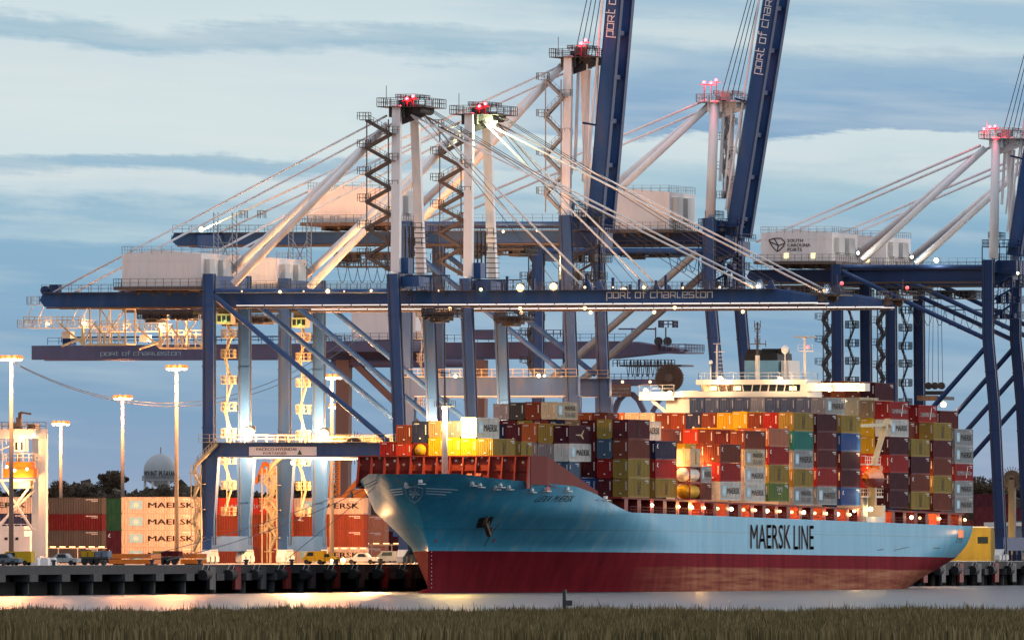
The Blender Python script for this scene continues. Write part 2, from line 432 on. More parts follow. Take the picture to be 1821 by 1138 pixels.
# quay -------------------------------------------------------------
mb = MB()
mb.box(-400, -140, 2.95, -.7, 760, QZ)
tag(mb.build('quay_deck', 'apron'), kind='structure')
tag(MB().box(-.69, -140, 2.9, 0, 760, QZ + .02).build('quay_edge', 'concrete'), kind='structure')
mb = MB().box(-1500, 760, 0, -13, 3200, QZ - .02); mb.box(-1500, -140, 0, -400.01, 760, QZ - .02)
tag(mb.build('terminal_ground', 'apron'), kind='structure')
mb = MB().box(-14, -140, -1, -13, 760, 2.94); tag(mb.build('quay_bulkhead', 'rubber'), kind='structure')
wf = tag(thing('wharf_piles', 'row of concrete piles and caps carrying the quay deck over dark water', 'wharf piles', (-2, 0, 0)))
y = -30
k = 0
while y < 700:
    sp = 14.7
    for x in (-1.0, -6.5):
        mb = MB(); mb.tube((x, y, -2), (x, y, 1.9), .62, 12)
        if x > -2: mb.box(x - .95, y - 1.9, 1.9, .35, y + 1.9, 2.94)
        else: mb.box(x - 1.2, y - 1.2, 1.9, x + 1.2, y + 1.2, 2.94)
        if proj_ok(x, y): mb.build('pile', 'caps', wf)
    y += sp
ORDN = 'first second third fourth fifth sixth seventh eighth ninth tenth eleventh twelfth thirteenth fourteenth fifteenth sixteenth seventeenth eighteenth nineteenth twentieth'.split()
nleft = nright = 0
for k in range(47):
    yv = 98 + 12.6 * k
    if 212 < yv < 480: continue
    f = thing('dock_fender', 'f', 'fender', (.5, yv, 2.6), 'rubber fenders hung along the quay edge')
    MB().box(.02, yv - 1.4, .6, .5, yv + 1.4, 3.9).build('fender_panel', 'oxide' if k % 2 else 'grime', f)
    MB().tube((.5, yv - 5.2, 2.7), (.5, yv - 2.6, 2.7), .78, 14).build('fender_roll', 'rubber', f)
    MB().path([(.45, yv - 5.2, 3.4), (.45, yv - 4.2, 4.1)], .05).build('chain', 'steel', f); MB().path([(.45, yv - 2.6, 3.4), (.45, yv - 1.8, 4.1)], .05).build('chain', 'steel', f)
    if yv < 400: f['label'] = f'black rubber fender left of the bow, {ORDN[nleft]} from the left, beside a {"red" if k % 2 else "dark"} panel'; nleft += 1
    else: f['label'] = f'black rubber fender on the quay, {ORDN[nright]} one right of the ship stern'; nright += 1
for k in range(9):                                    # bollards
    yv = 4 + 23 * k
    b_ = MB().tube((-.9, yv, QZ), (-.9, yv, QZ + .55), .24, 10).tube((-.9, yv, QZ + .55), (-.9, yv, QZ + .8), .4, 10).build('bollard', 'grime', loc=(-.9, yv, QZ))
    tag(b_, f'short dark iron bollard on the quay edge, {ORDN[k]} from the left end', 'bollard', 'bollards along the quay edge')

# trees ------------------------------------------------------------
m, t, p = newmat('pine_foliage')
oi = nd(t, 'ShaderNodeObjectInfo'); g = nd(t, 'ShaderNodeNewGeometry')
f = mth(t, 'ADD', mth(t, 'MULTIPLY', g.outputs['Random Per Island'], .6), mth(t, 'MULTIPLY', oi.outputs['Random'], .4))
t.links.new(ramp(t, f, [(0, (.035, .028, .020)), (.6, (.075, .055, .034)), (1, (.12, .085, .05))]), p.inputs['Base Color'])
p.inputs['Roughness'].default_value = .9
M['leaf'] = m
M['bark'] = paint('pine_bark', (.07, .045, .035), .9, .3, 1)
def crown_np(seed, H, Rr, n, pine):
    r = np.random.default_rng(seed)
    cs = []
    for k in range(17 if pine else 20):
        z = H * (.52 + .45 * r.random()) if pine else H * (.25 + .65 * r.random())
        a = r.random() * 6.28; rr = Rr * (1.15 - z / H * .75) * r.random() ** .5
        cs.append((rr * math.cos(a), rr * math.sin(a), z, Rr * (.16 + .26 * r.random())))
    P = []
    for cx_, cy_, cz_, cr in cs:
        q = r.normal(0, 1, (n // len(cs), 3)); q /= np.linalg.norm(q, axis=1)[:, None]
        q *= (r.random((len(q), 1)) ** .4) * cr; q[:, 2] *= .55
        P.append(q + (cx_, cy_, cz_))
    P = np.concatenate(P); n = len(P)
    a = r.normal(0, 1, (n, 3)); a /= np.linalg.norm(a, axis=1)[:, None]
    b = np.cross(a, r.normal(0, 1, (n, 3))); b /= np.linalg.norm(b, axis=1)[:, None]
    s = (.15 + .26 * r.random((n, 1))) * (H / 20)
    V = np.stack([P - a * s, P + b * s * .6, P + a * s, P - b * s * .6], 1).reshape(-1, 3)
    return V, np.arange(n * 4).reshape(-1, 4), cs
crowns = []
for k in range(4):
    V, F, cs = crown_np(40 + k, 20, 6.5 if k < 2 else 7.5, 8500, k < 2)
    crowns.append((V, F, cs))
tree_me = {}
def tree(px, ytop, d, k, label, width=1.0):
    q = atd(px, ytop, d); H = q.z - QZ; s = H / 20
    t_ = thing('pine_tree' if k < 2 else 'oak_tree', label, 'tree', (q.x, q.y, QZ), 'trees behind the container yard')
    if k not in tree_me:
        V, F, cs = crowns[k]
        c = mesh_np('crown', V, F, M['leaf']); tr = MB().tube((0, 0, 0), (.2, .1, 19 if k < 2 else 12), .42, 8, .12)
        for a in cs[:9]: tr.tube((.1, .05, a[2] * .7), (a[0], a[1], a[2]), .12, 5, .04)
        tk = tr.build('trunk', 'bark'); tree_me[k] = (c.data, tk.data)
        bpy.data.objects.remove(c); bpy.data.objects.remove(tk)
    for nm, me in zip(('crown', 'trunk'), tree_me[k]):
        o = bpy.data.objects.new(nm, me); SC.collection.objects.link(o); o.parent = t_
    t_.scale = (s * width, s * width, s); t_.rotation_euler[2] = random.random() * 6
    return t_
for i, (px, yt, k, wdt, lb) in enumerate([
    (97, 846, 0, .9, 'tall pine behind the second light mast from the left'), (118, 862, 2, 1, 'low dark tree right of the short light mast'),
    (150, 854, 3, 1.2, 'broad dark tree behind the grey yard containers'), (176, 858, 2, 1, 'dark round tree left of the tall pine by the mast'),
    (200, 838, 1, .9, 'tallest dark pine, just left of the third light mast'), (236, 872, 3, .9, 'low tree between the pine and the water tower'),
    (280, 846, 2, .9, 'tree standing in front of the water tower'), (300, 856, 3, .8, 'tree under the right side of the water tower'),
    (322, 862, 2, .9, 'dark tree right of the water tower'), (388, 862, 3, 1, 'tree seen through the left legs of the nearest crane'),
    (410, 858, 2, .9, 'tree behind the stairs of the nearest crane'), (535, 856, 1, 1.1, 'pine seen between the legs of the second crane'),
    (566, 862, 2, .9, 'tree behind the right leg of the second crane'), (1748, 838, 0, .9, 'dark pine right of the ship above the yellow building'),
    (1765, 842, 3, .8, 'low tree between the far crane legs at the right'), (345, 868, 0, .8, 'small pine left of the nearest crane'),
    (60, 858, 3, .9, 'dark tree behind the yard gantry crane at far left'), (500, 866, 3, 1, 'low tree between the two nearest cranes')]):
    tree(px, yt, 3000 + (i * 37) % 120, k, lb, wdt)
V = []; F = []
r = np.random.default_rng(5); n = 26000
pl = r.random(n) * 2100 - 100; top = 872 + 7 * np.sin(pl * .031) + 5 * np.sin(pl * .11 + 1) + 4 * np.sin(pl * .23)
pz = 1001 - (1001 - top) * r.random(n) ** .7; dd = 3160 + 60 * r.random(n)
ll = (pl - PCX) / FPX * dd; Z = CAM[2] + (HOR - pz) * dd / FPX
P = np.stack([CAM[0] - dd * SN + ll * CS, CAM[1] + dd * CS + ll * SN, Z], 1)
a = r.normal(0, 1, (n, 3)); a /= np.linalg.norm(a, axis=1)[:, None]; b = np.cross(a, r.normal(0, 1, (n, 3))); b /= np.linalg.norm(b, axis=1)[:, None]
s = .9 + .9 * r.random((n, 1))
V = np.stack([P - a * s, P + b * s * .7, P + a * s, P - b * s * .7], 1).reshape(-1, 3)
o = mesh_np('distant_woods', V, np.arange(n * 4).reshape(-1, 4), M['leaf']); tag(o, 'dark belt of woodland on the skyline behind the terminal', kind='stuff')

# water tower ------------------------------------------------------
q = atd(286, 806, 5200); rr = 31 / FPX * 5200; zt = q.z; zc = atd(286, 838, 5200).z
wt = thing('water_tower', 'white domed water tower with town name above the trees', 'water tower', (q.x, q.y, QZ))
mb = MB(); k0 = 28; prof = [(0, zt), (.28, zt - .3), (.55, zt - 1.1), (.8, zt - 2.7), (.95, zt - 4.3), (1, zc), (.98, zc - 2.3), (.86, zc - 3.3), (.4, zc - 5), (.12, zc - 6)]
for i, (a, z) in enumerate(prof):
    for j in range(k0):
        th_ = 2 * math.pi * j / k0; mb.v.append((q.x + rr * a * math.cos(th_), q.y + rr * a * math.sin(th_), z))
for i in range(len(prof) - 1):
    for j in range(k0):
        j2 = (j + 1) % k0; mb.f.append((i * k0 + j, (i + 1) * k0 + j, (i + 1) * k0 + j2, i * k0 + j2))
tank = mb.build('tank', 'tankpaint', wt, smooth=True)
mb = MB()
for j in range(40):
    a0, a1 = 2 * math.pi * j / 40, 2 * math.pi * (j + 1) / 40
    p0, p1 = ((q.x + rr * 1.06 * math.cos(a), q.y + rr * 1.06 * math.sin(a), zc - 3.0) for a in (a0, a1))
    mb.bar(p0, p1, .5); mb.bar((p0[0], p0[1], p0[2] + 1.4), (p1[0], p1[1], p1[2] + 1.4), .15); mb.bar(p0, (p0[0], p0[1], p0[2] + 1.4), .15)
mb.build('gallery', 'steel', wt)
for j in range(6):
    a = 2 * math.pi * j / 6 + .3
    MB().tube((q.x + rr * 1.05 * math.cos(a), q.y + rr * 1.05 * math.sin(a), QZ), (q.x + rr * .9 * math.cos(a), q.y + rr * .9 * math.sin(a), zc - 3), .5, 8).build('leg', 'palewhite', wt)
MB().tube((q.x, q.y, QZ), (q.x, q.y, zc - 5.5), 1.1, 12).build('riser_pipe', 'palewhite', wt)
MB().tube((q.x, q.y, zt), (q.x, q.y, zt + 2.2), .25, 6).build('finial', 'steel', wt)
vs, fs = glyphs('MOUNT PLEASANT', .01)
nv = []
for a, b_ in vs:
    an = -math.pi / 2 + (a - .5) * 2.3 + TH; nv.append((q.x + (rr + .12) * math.cos(an), q.y + (rr + .12) * math.sin(an), zc - 2.0 + b_ * 2.2))
mb = MB(); mb.v = nv; mb.f = list(fs); mb.build('lettering', 'txtblack', tank)
# ================================================================== THE SHIP
CX, HB, YT = 20.0, 18.6, 396.6
def lerp_t(t, tab):
    if t <= tab[0][0]: return tab[0][1]
    for (a, x), (b, y) in zip(tab, tab[1:]):
        if t <= b: return x + (y - x) * (t - a) / (b - a)
    return tab[-1][1]
ZTOP = [(128.8, 17.4), (134.9, 17.5), (139, 17.1), (144.8, 16.7), (153.1, 16.25), (162.2, 15.9), (164.5, 15.75), (167.6, 15.35), (172.6, 14.6), (177, 13.65), (182.2, 12.66), (187, 11.95), (190, 11.9), (397, 10.15)]
def ystem(z): return lerp_t(z, [(-2, 143), (0, 142), (6.6, 142.4), (9, 140.8), (12, 138), (15, 133.5), (17.5, 128.6)])
def hb(Y, z):
    L = lerp_t(z, [(0, 86), (6.6, 75), (9.3, 65), (12, 54.5), (17.5, 60)])
    e = lerp_t(z, [(0, 1.15), (6.6, .95), (12, .74), (17.5, .64)])
    t = min(1, max(0, (Y - ystem(z)) / L))
    b = math.sin(math.pi / 2 * t ** e)
    h = lerp_t(z, [(-2, .1), (0, .36), (3, .66), (5, .84), (7, .94), (9, .985), (10.5, 1)])
    Lr = lerp_t(z, [(0, 62), (5, 34), (9, 14)])
    q = min(1, max(0, (YT - Y) / Lr)); q = math.sin(math.pi / 2 * q) ** 1.0
    return HB * min(b, 1) * (h + (1 - h) * q)
def ztop(Y): return lerp_t(Y, ZTOP)
m, t, p = newmat('ship_hull_paint')
g = nd(t, 'ShaderNodeNewGeometry'); s_ = nd(t, 'ShaderNodeSeparateXYZ'); t.links.new(g.outputs['Position'], s_.inputs[0])
boot = mth(t, 'SUBTRACT', 6.02, mth(t, 'MULTIPLY', mth(t, 'SUBTRACT', s_.outputs[1], 180), .0047))
mp = nd(t, 'ShaderNodeMapping'); t.links.new(g.outputs['Position'], mp.inputs[0]); mp.inputs['Scale'].default_value = (.3, .3, .045)
n1 = nd(t, 'ShaderNodeTexNoise'); n1.inputs['Scale'].default_value = 1.2; n1.inputs['Detail'].default_value = 6; n1.inputs['Roughness'].default_value = .62; t.links.new(mp.outputs[0], n1.inputs[0])
mp2 = nd(t, 'ShaderNodeMapping'); t.links.new(g.outputs['Position'], mp2.inputs[0]); mp2.inputs['Scale'].default_value = (.03, .03, .55)
n2 = nd(t, 'ShaderNodeTexNoise'); n2.inputs['Scale'].default_value = 3; n2.inputs['Detail'].default_value = 7; t.links.new(mp2.outputs[0], n2.inputs[0])
blue = ramp(t, n1.outputs[0], [(.3, (.018, .29, .47)), (.55, (.040, .37, .56)), (.78, (.20, .46, .58))])
seam = mth(t, 'LESS_THAN', mth(t, 'ABSOLUTE', mth(t, 'SUBTRACT', mth(t, 'SUBTRACT', s_.outputs[2], boot), 3.25)), .045)
blue = mixc(t, mth(t, 'MULTIPLY', seam, .6), blue, (.03, .08, .12))
st_ = ramp(t, n1.outputs[0], [(.60, (0, 0, 0)), (.72, (1, 1, 1))])
blue = mixc(t, mth(t, 'MULTIPLY', st_, .5), blue, (.30, .22, .16))
def lines(v_, per, w_):
    return mth(t, 'LESS_THAN', mth(t, 'FRACT', mth(t, 'DIVIDE', v_, per)), w_ / per)
pl_ = mth(t, 'MAXIMUM', lines(s_.outputs[2], 2.3, .05), lines(s_.outputs[1], 11.6, .10))
blue = mixc(t, mth(t, 'MULTIPLY', pl_, .34), blue, (.02, .08, .12))
red = ramp(t, n1.outputs[0], [(.3, (.13, .005, .012)), (.7, (.24, .012, .022))])
red = mixc(t, mth(t, 'MULTIPLY', pl_, .3), red, (.03, .004, .006))
fm_ = mth(t, 'ADD', mth(t, 'MULTIPLY', n2.outputs[0], .62), mth(t, 'MULTIPLY', n1.outputs[0], .38))
foul = ramp(t, fm_, [(.36, (.19, .04, .03)), (.5, (.31, .10, .055)), (.64, (.40, .17, .095))])
ff = mth(t, 'MULTIPLY', mth(t, 'SUBTRACT', mth(t, 'SUBTRACT', boot, s_.outputs[2]), mth(t, 'ADD', 1.7, mth(t, 'MULTIPLY', n2.outputs[0], .6))), 4, clamp=True)
ff = mth(t, 'MULTIPLY', ff, mth(t, 'MULTIPLY', mth(t, 'SUBTRACT', s_.outputs[1], 195), .03, clamp=True))
red = mixc(t, ff, red, foul)
c = mixc(t, mth(t, 'GREATER_THAN', s_.outputs[2], boot), red, blue)
t.links.new(c, p.inputs['Base Color']); isb = mth(t, 'GREATER_THAN', s_.outputs[2], boot); t.links.new(mth(t, 'SUBTRACT', .8, mth(t, 'MULTIPLY', isb, .5)), p.inputs['Roughness']); t.links.new(mth(t, 'ADD', .04, mth(t, 'MULTIPLY', isb, .38)), p.inputs['Specular IOR Level'])
bp = nd(t, 'ShaderNodeBump'); bp.inputs['Strength'].default_value = .25; bp.inputs['Distance'].default_value = .25
mp3 = nd(t, 'ShaderNodeMapping'); t.links.new(g.outputs['Position'], mp3.inputs[0]); mp3.inputs['Scale'].default_value = (.35, .35, .1)
n3 = nd(t, 'ShaderNodeTexNoise'); n3.inputs['Scale'].default_value = 1; n3.inputs['Detail'].default_value = 2; t.links.new(mp3.outputs[0], n3.inputs[0])
t.links.new(n3.outputs[0], bp.inputs['Height']); t.links.new(bp.outputs[0], p.inputs['Normal'])
M['hull'] = m
M['deckred'] = paint('red_deck_steel', (.20, .035, .028), .55, .25, .3, dirt=(.07, .03, .025), dirtf=.35)
M['deckred'].node_tree.nodes['Principled BSDF'].inputs['Specular IOR Level'].default_value = .05
M['shipwhite'] = paint('cream_superstructure_paint', (.74, .68, .58), .5, .06, .2)

ship = thing('container_ship', 'long pale blue container ship with dark red underside moored along the quay', 'ship', (CX, 260, 0))
NU = 150; us = [(i / NU) ** 1.35 for i in range(NU + 1)]
zl = [-2, -1, 0, 1, 2, 3, 4, 5, 6, 6.6, 7.4, 8.2, 9, 10]
rows = []
for sgn in (1, -1):
    for u_ in us:
        r_ = []
        for k in range(len(zl) + 6):
            if k < len(zl): z = zl[k]
            else:
                Y0 = 129 + (YT - 129) * u_; f_ = (k - len(zl) + 1) / 6; z = 10 + (ztop(Y0) - 10) * f_
            ys = ystem(z); ye = YT - (max(0, 3 - z)) * 3.2
            Y = ys + (ye - ys) * u_
            if k >= len(zl): z = 10 + (ztop(Y) - 10) * f_
            r_.append((CX + sgn * (hb(Y, z) if u_ > 0 else 0.0), Y, z))
        rows.append(r_)
mb = MB(); K = len(zl) + 6; nr = NU + 1
for r_ in rows: mb.v += r_
for s2 in (0, 1):
    for i in range(NU):
        for k in range(K - 1):
            a = (s2 * nr + i) * K + k; b_ = (s2 * nr + i + 1) * K + k
            mb.f.append((a, b_, b_ + 1, a + 1) if s2 == 0 else (a, a + 1, b_ + 1, b_))
tr0 = NU * K; tr1 = (nr + NU) * K
for k in range(K - 1): mb.f.append((tr0 + k, tr1 + k, tr1 + k + 1, tr0 + k + 1))
hull = mb.build('hull', 'hull', ship, smooth=True)
mod = hull.modifiers.new('edges', 'EDGE_SPLIT'); mod.split_angle = R(50)
mb = MB()                                               # decks: 1.1 m below the bulwark forward, flush aft
pts = []
for i in range(90):
    Y = 131 + (YT - 131) * i / 89; z = ztop(Y) - (1.15 if Y < 185 else .25); b_ = hb(Y, z) - .12
    mb.v += [(CX - b_, Y, z), (CX + b_, Y, z)]
    if i: n_ = len(mb.v); mb.f.append((n_ - 4, n_ - 3, n_ - 1, n_ - 2))
mb.build('deck', 'deckred', ship)
MB().ball((CX, 141.5, -1.35), 1.9, 14, 10).build('bulbous_bow', 'hull', ship, smooth=True).scale = (1, 1, 1)
def hullpt(px, py):
    X = 38.6
    for _ in range(60):
        q = atx(px, py, X); X = .6 * X + .4 * (CX + hb(q.y, q.z))
    return atx(px, py, X)
def hull_text(name, txt, px0, px1, pyb, pyt, mat, slant=0, bold=0, off=.05, parent=None, star=False):
    a = hullpt(px0, pyb); b_ = hullpt(px1, pyb); h_ = hullpt(px0, pyt).z - a.z
    vs, fs = glyphs(txt, bold)
    mb = MB(); nv = []
    for x, y in vs:
        Y = a.y + (b_.y - a.y) * x + slant * y; z = a.z + (b_.z - a.z) * x + h_ * y
        nv.append((CX + hb(Y, z) + off, Y, z))
    mb.v = nv; mb.f = list(fs); return mb.build(name, mat, parent or ship)
hull_text('company_lettering', 'MAERSK', 1334, 1406, 975.5, 932, 'txtbrown', bold=.012); hull_text('company_lettering', 'LINE', 1411, 1447, 976.5, 934, 'txtbrown', bold=.012)
hull_text('name_lettering', 'LEXA', 948, 973, 892, 881, 'txtblack', slant=1.2, bold=0); hull_text('name_lettering', 'MÆRSK', 978, 1014, 892, 881, 'txtblack', slant=1.2, bold=0)
# white star shield with stripes on the bow
cpt = hullpt(738, 874)
def onhull(Y, z, off=.05): return (CX + hb(Y, z) + off, Y, z)
def hull_poly(mb, pts, off=.05):
    k = len(mb.v); mb.v += [onhull(a, b_, off) for a, b_ in pts]; mb.f.append(tuple(range(k, k + len(pts)))); return mb
def hull_line(mb, pts, w, off=.05):
    for (a, b_), (c_, d_) in zip(pts, pts[1:]):
        L = math.hypot(c_ - a, d_ - b_); nx, ny = -(d_ - b_) / L * w / 2, (c_ - a) / L * w / 2
        n_ = max(1, int(L / .8))
        for i in range(n_):
            e, f_ = i / n_, (i + 1) / n_
            A_ = (a + (c_ - a) * e, b_ + (d_ - b_) * e); B_ = (a + (c_ - a) * f_, b_ + (d_ - b_) * f_)
            hull_poly(mb, [(A_[0] - nx, A_[1] - ny), (B_[0] - nx, B_[1] - ny), (B_[0] + nx, B_[1] + ny), (A_[0] + nx, A_[1] + ny)], off)
    return mb
def HP(px, py): q = hullpt(px, py); return (q.y, q.z)
M['emblem'] = paint('faded_white_emblem', (.34, .47, .55), .6, .1, 1)
def bow_solve(px, py):
    z = 15.0
    for _ in range(4):
        best = None; Y = ystem(z) + .02
        while Y < 175:
            for sg in (1, -1):
                X = CX + sg * hb(Y, z); x = X - CAM[0]; y = Y - CAM[1]; d_ = -x * SN + y * CS; e = abs(PCX + FPX * (x * CS + y * SN) / d_ - px)
                if sg == -1 and Y > 139: continue
                if best is None or e < best[0]: best = (e, Y, sg, d_)
            Y += .04
        z = CAM[2] + (HOR - py) * best[3] / FPX
    return Vector((CX + best[2] * (hb(best[1], z) + .06), best[1] - .05, z))
def bow_line(mb, pts, w):
    P = []
    for (xa, ya), (xb_, yb_) in zip(pts, pts[1:]):
        n_ = max(1, int(math.hypot(xb_ - xa, yb_ - ya) / 5))
        for i in range(n_): P.append(bow_solve(xa + (xb_ - xa) * i / n_, ya + (yb_ - ya) * i / n_))
    P.append(bow_solve(*pts[-1]))
    for p_, q_ in zip(P, P[1:]): mb.bar(p_, q_, w, .05)
    return mb
mb = MB()
bow_line(mb, [(722, 868), (736, 864.5), (751, 868), (750, 880), (746, 887), (738, 893), (730, 888), (724, 880), (722, 868)], .16)
for i in range(7):
    an = 2 * math.pi * i / 7 - math.pi / 2; bow_line(mb, [(737, 877), (737 + 8.5 * math.cos(an), 877 + 8.5 * math.sin(an))], .30)
for i, (xa_, xb_) in enumerate(((757, 814), (757, 802), (757, 792))): bow_line(mb, [(xa_, 868 + i * 4.6), (xb_, 870.5 + i * 4.6)], .17)
for i, (xa_, xb_) in enumerate(((692, 716), (696, 717), (700, 718))): bow_line(mb, [(xa_, 871 + i * 4.6), (xb_, 868.5 + i * 4.6)], .17)
mb.build('emblem', 'emblem', ship)
mb = MB()                                            # draught marks, thruster sign, scrapes
hull_line(mb, [HP(771, 963), HP(776, 958), HP(776, 963), HP(771, 963)], .12); hull_line(mb, [HP(876, 964), HP(880, 957)], .3)
M['redmark'] = paint('faded_red_mark', (.45, .08, .07), .6, .1, 1)
mb.build('hull_marks', 'redmark', ship)
mb = MB()
for k in range(10): hull_line(mb, [HP(767, 980 + k * 7), HP(767, 982 + k * 7)], .12)
mb.build('draught_marks', 'txtwhite', ship)
mb = MB(); hull_line(mb, [HP(861, 971), HP(888, 930)], .12); mb.build('scrape', 'txtblack', ship)
for a_, b_, w_ in ((HP(1560, 978), HP(1571, 976), .12), (HP(1590, 978), HP(1616, 972), .1), (HP(1660, 974), HP(1671, 974), .14), (HP(1249, 962), HP(1249, 974), .08)): hull_line(MB(), [a_, b_], w_).build('scrape', 'txtblack', ship)
# anchor pocket and anchor
mb = MB(); hull_poly(mb, [HP(851, 921), HP(878, 918), HP(872, 931), (HP(868, 936)), HP(846, 939)], .06); mb.build('anchor_pocket', 'rubber', ship)
a = hullpt(862, 931)
M['rust'] = paint('rusty_anchor_iron', (.12, .075, .05), .8, .4, 1)
mb = MB(); A = Vector((a.x + .45, a.y, a.z)); mb.tube(A + Vector((0, 1.0, 1.0)), A + Vector((.1, -.8, -.8)), .24, 8)
mb.bar(A + Vector((.1, -1.9, .1)), A + Vector((.1, .5, -1.7)), .6, .5); mb.bar(A + Vector((.1, -1.9, .1)), A + Vector((.3, -1.2, 1.1)), .4, .3); mb.bar(A + Vector((.1, .5, -1.7)), A + Vector((.3, 1.1, -.6)), .4, .3)
mb.build('anchor', 'rust', ship)
for px, py in ((723, 860), (748, 855), (854, 861), (882, 865), (905, 865), (946, 870), (971, 868), (840, 858), (890, 861), (1009, 868), (1077, 884)):
    q = hullpt(px, py); mb = MB(); mb.box(q.x - .2, q.y - .5, q.z - .25, q.x + .18, q.y + .5, q.z + .2)
    mb.box(q.x - .1, q.y - 1.2, q.z - .5, q.x + .5, q.y + 1.2, q.z - .38); mb.build('fairlead', 'palewhite', ship)
q = hullpt(976, 870); MB().box(q.x - .2, q.y - 1.3, q.z - .4, q.x + .12, q.y + 1.0, q.z + .5).build('bow_port', 'redmark', ship)
# transom corner opening: its inner glow is painted as an orange panel
q = hullpt(1708, 949); mb = MB().box(q.x - .02, q.y - 1.9, q.z - .6, q.x + .06, q.y + 1.9, q.z + .65); mb.build('mooring_glow_panel', 'orange', ship)
point_light((q.x + 1.2, q.y, q.z + .2), 60, (1, .5, .2), ship)
for i_, t_c in enumerate('225'): hull_text('stern_mark', t_c, 1699 + 4 * i_, 1702 + 4 * i_, 964, 957, 'txtblack')
# breakwater --------------------------------------------------------
bw = MB(); zb, zt_ = 15.4, 20.1
YB = 151.3
xa, xb = at(637, 830, YB).x, 33.2
bw.hexa([(xa, YB, zb), (xb, YB, zb), (xb, YB + .3, zb), (xa, YB + .3, zb), (xa, YB, zt_), (xb, YB, zt_), (xb, YB + .3, zt_), (xa, YB + .3, zt_)])
bw.box(xa, YB - .55, zt_ - .02, xb, YB + .32, zt_ + .16)
bw.box(xa, YB - .25, 18.0, xb, YB, 18.15)
qe = at(1030, 865, 172)
bw.hexa([(xb, YB, 16), (34.4, 156.0, 15.9), (34.1, 156.2, 15.9), (xb - .2, YB + .3, 16), (xb, YB, zt_ + .1), (34.4, 156.0, zt_ + .1), (34.1, 156.2, zt_ + .1), (xb - .2, YB + .3, zt_ + .1)])
bw.hexa([(34.4, 156.0, 15.9), (37.3, 173.5, 13.6), (37.0, 173.6, 13.6), (34.1, 156.2, 15.9), (34.4, 156.0, zt_ + .1), (37.3, 173.5, 15.0), (37.0, 173.6, 15.0), (34.1, 156.2, zt_ + .1)])
brk = bw.build('breakwater', 'deckred', ship)
for k in range(14):
    x = xa + .1 + (xb - xa - .4) * k / 13
    MB().hexa([(x, YB - 1.7, zb), (x + .22, YB - 1.7, zb), (x + .22, YB - .001, zb), (x, YB - .001, zb), (x, YB - .5, zt_ - .03), (x + .22, YB - .5, zt_ - .03), (x + .22, YB - .001, zt_ - .03), (x, YB - .001, zt_ - .03)]).build('stiffener', 'oxide', brk)
for k, (px, py) in enumerate([(640, 826), (653, 815), (664, 826), (675, 814), (689, 826), (702, 819), (718, 826), (736, 814), (746, 826), (775, 825), (784, 819), (801, 813), (811, 819), (822, 826), (829, 813), (840, 819), (850, 825), (857, 813), (868, 819), (886, 814), (898, 818), (930, 822)]):
    q = at(px, py, YB - .02)
    MB().tube((q.x, YB - .06, q.z), (q.x, YB - .01, q.z), .2, 10).build('round_hole', 'palewhite' if 730 < px < 880 or k % 3 else 'hazard', brk)
# foremast ----------------------------------------------------------
fm = at(791, 842, 146.5); FX, FY = fm.x, 146.5
zz = lambda py, Y=146.5: at(791, py, Y).z
mast = MB().tube((FX, FY, 16), (FX, FY, zz(722)), .50, 14, .36).build('foremast', 'shipwhite', ship, smooth=True)
MB().tube((FX, FY, zz(722)), (FX, FY, zz(660)), .2, 8, .1).bar((FX - .9, FY, zz(663)), (FX + .9, FY, zz(663)), .1).bar((FX - .9, FY, zz(663)), (FX - .9, FY, zz(659)), .09).bar((FX + .9, FY, zz(663)), (FX + .9, FY, zz(659)), .09).build('topmast', 'grime', mast)
pl_ = MB(); pl_.box(FX - 1.3, FY - 1.1, zz(723), FX + 1.3, FY + 1.1, zz(723) + .1); pl_.railbox(FX - 1.3, FY - 1.1, FX + 1.3, FY + 1.1, zz(723), h=.9, step=1.2); pl_.build('mast_platform', 'grime', mast)
MB().ball((FX, FY - .7, zz(725)), .3).build('mast_lamp', 'lampw', mast)
point_light((FX + .3, FY - 1.2, zz(727)), 1500, (1, .70, .35), mast, .3)
point_light((FX + 1.6, FY + 1.5, zz(740)), 12000, (1, .62, .16), mast, .3)
for dx in (-2.2, -.8):                              # windlass and small deck gear before the breakwater
    mb = MB().tube((FX + dx + 5, FY + 2, 16.9), (FX + dx + 6, FY + 2, 16.9), .55, 12).tube((FX + dx + 5.1, FY + 2, 16.9), (FX + dx + 5.9, FY + 2, 16.9), .75, 12); mb.build('windlass', 'oxide', ship)
# line of posts under the outboard stacks, deck lamps ----------------
def zc(Y): return 14.2 - .0097 * (Y - 197)
Y = 186; k = 0
while Y < 394:
    if not 329 < Y < 342:
        z0 = ztop(Y) - .25
        MB().box(36.1, Y, z0, 37.9, Y + 2.0, zc(Y) - .35).build('stack_post', 'oxide', ship)
    Y += 7.27; k += 1
mb = MB()
for a, b_ in ((184, 326.5), (343, 392.5)):
    mb.box(35.0, a, zc(a) - .34, 38.05, b_, zc(b_) - .06) if False else mb.hexa([(2, a, zc(a) - .34), (38.05, a, zc(a) - .34), (38.05, b_, zc(b_) - .34), (2, b_, zc(b_) - .34), (2, a, zc(a) - .06), (38.05, a, zc(a) - .06), (38.05, b_, zc(b_) - .06), (2, b_, zc(b_) - .06)])
mb.build('hatch_cover_line', 'deckred', ship)
MB().hexa([(3, 170, 11.5), (33.6, 170, 11.5), (33.6, 326, 10.4), (3, 326, 10.4), (3, 170, zc(170) - .36), (33.6, 170, zc(170) - .36), (33.6, 326, zc(326) - .36), (3, 326, zc(326) - .36)]).build('hatch_coaming', 'grime', ship)
MB().hexa([(3, 343, 10.2), (33.6, 343, 10.2), (33.6, 392, 9.8), (3, 392, 9.8), (3, 343, zc(343) - .36), (33.6, 343, zc(343) - .36), (33.6, 392, zc(392) - .36), (3, 392, zc(392) - .36)]).build('hatch_coaming', 'grime', ship)
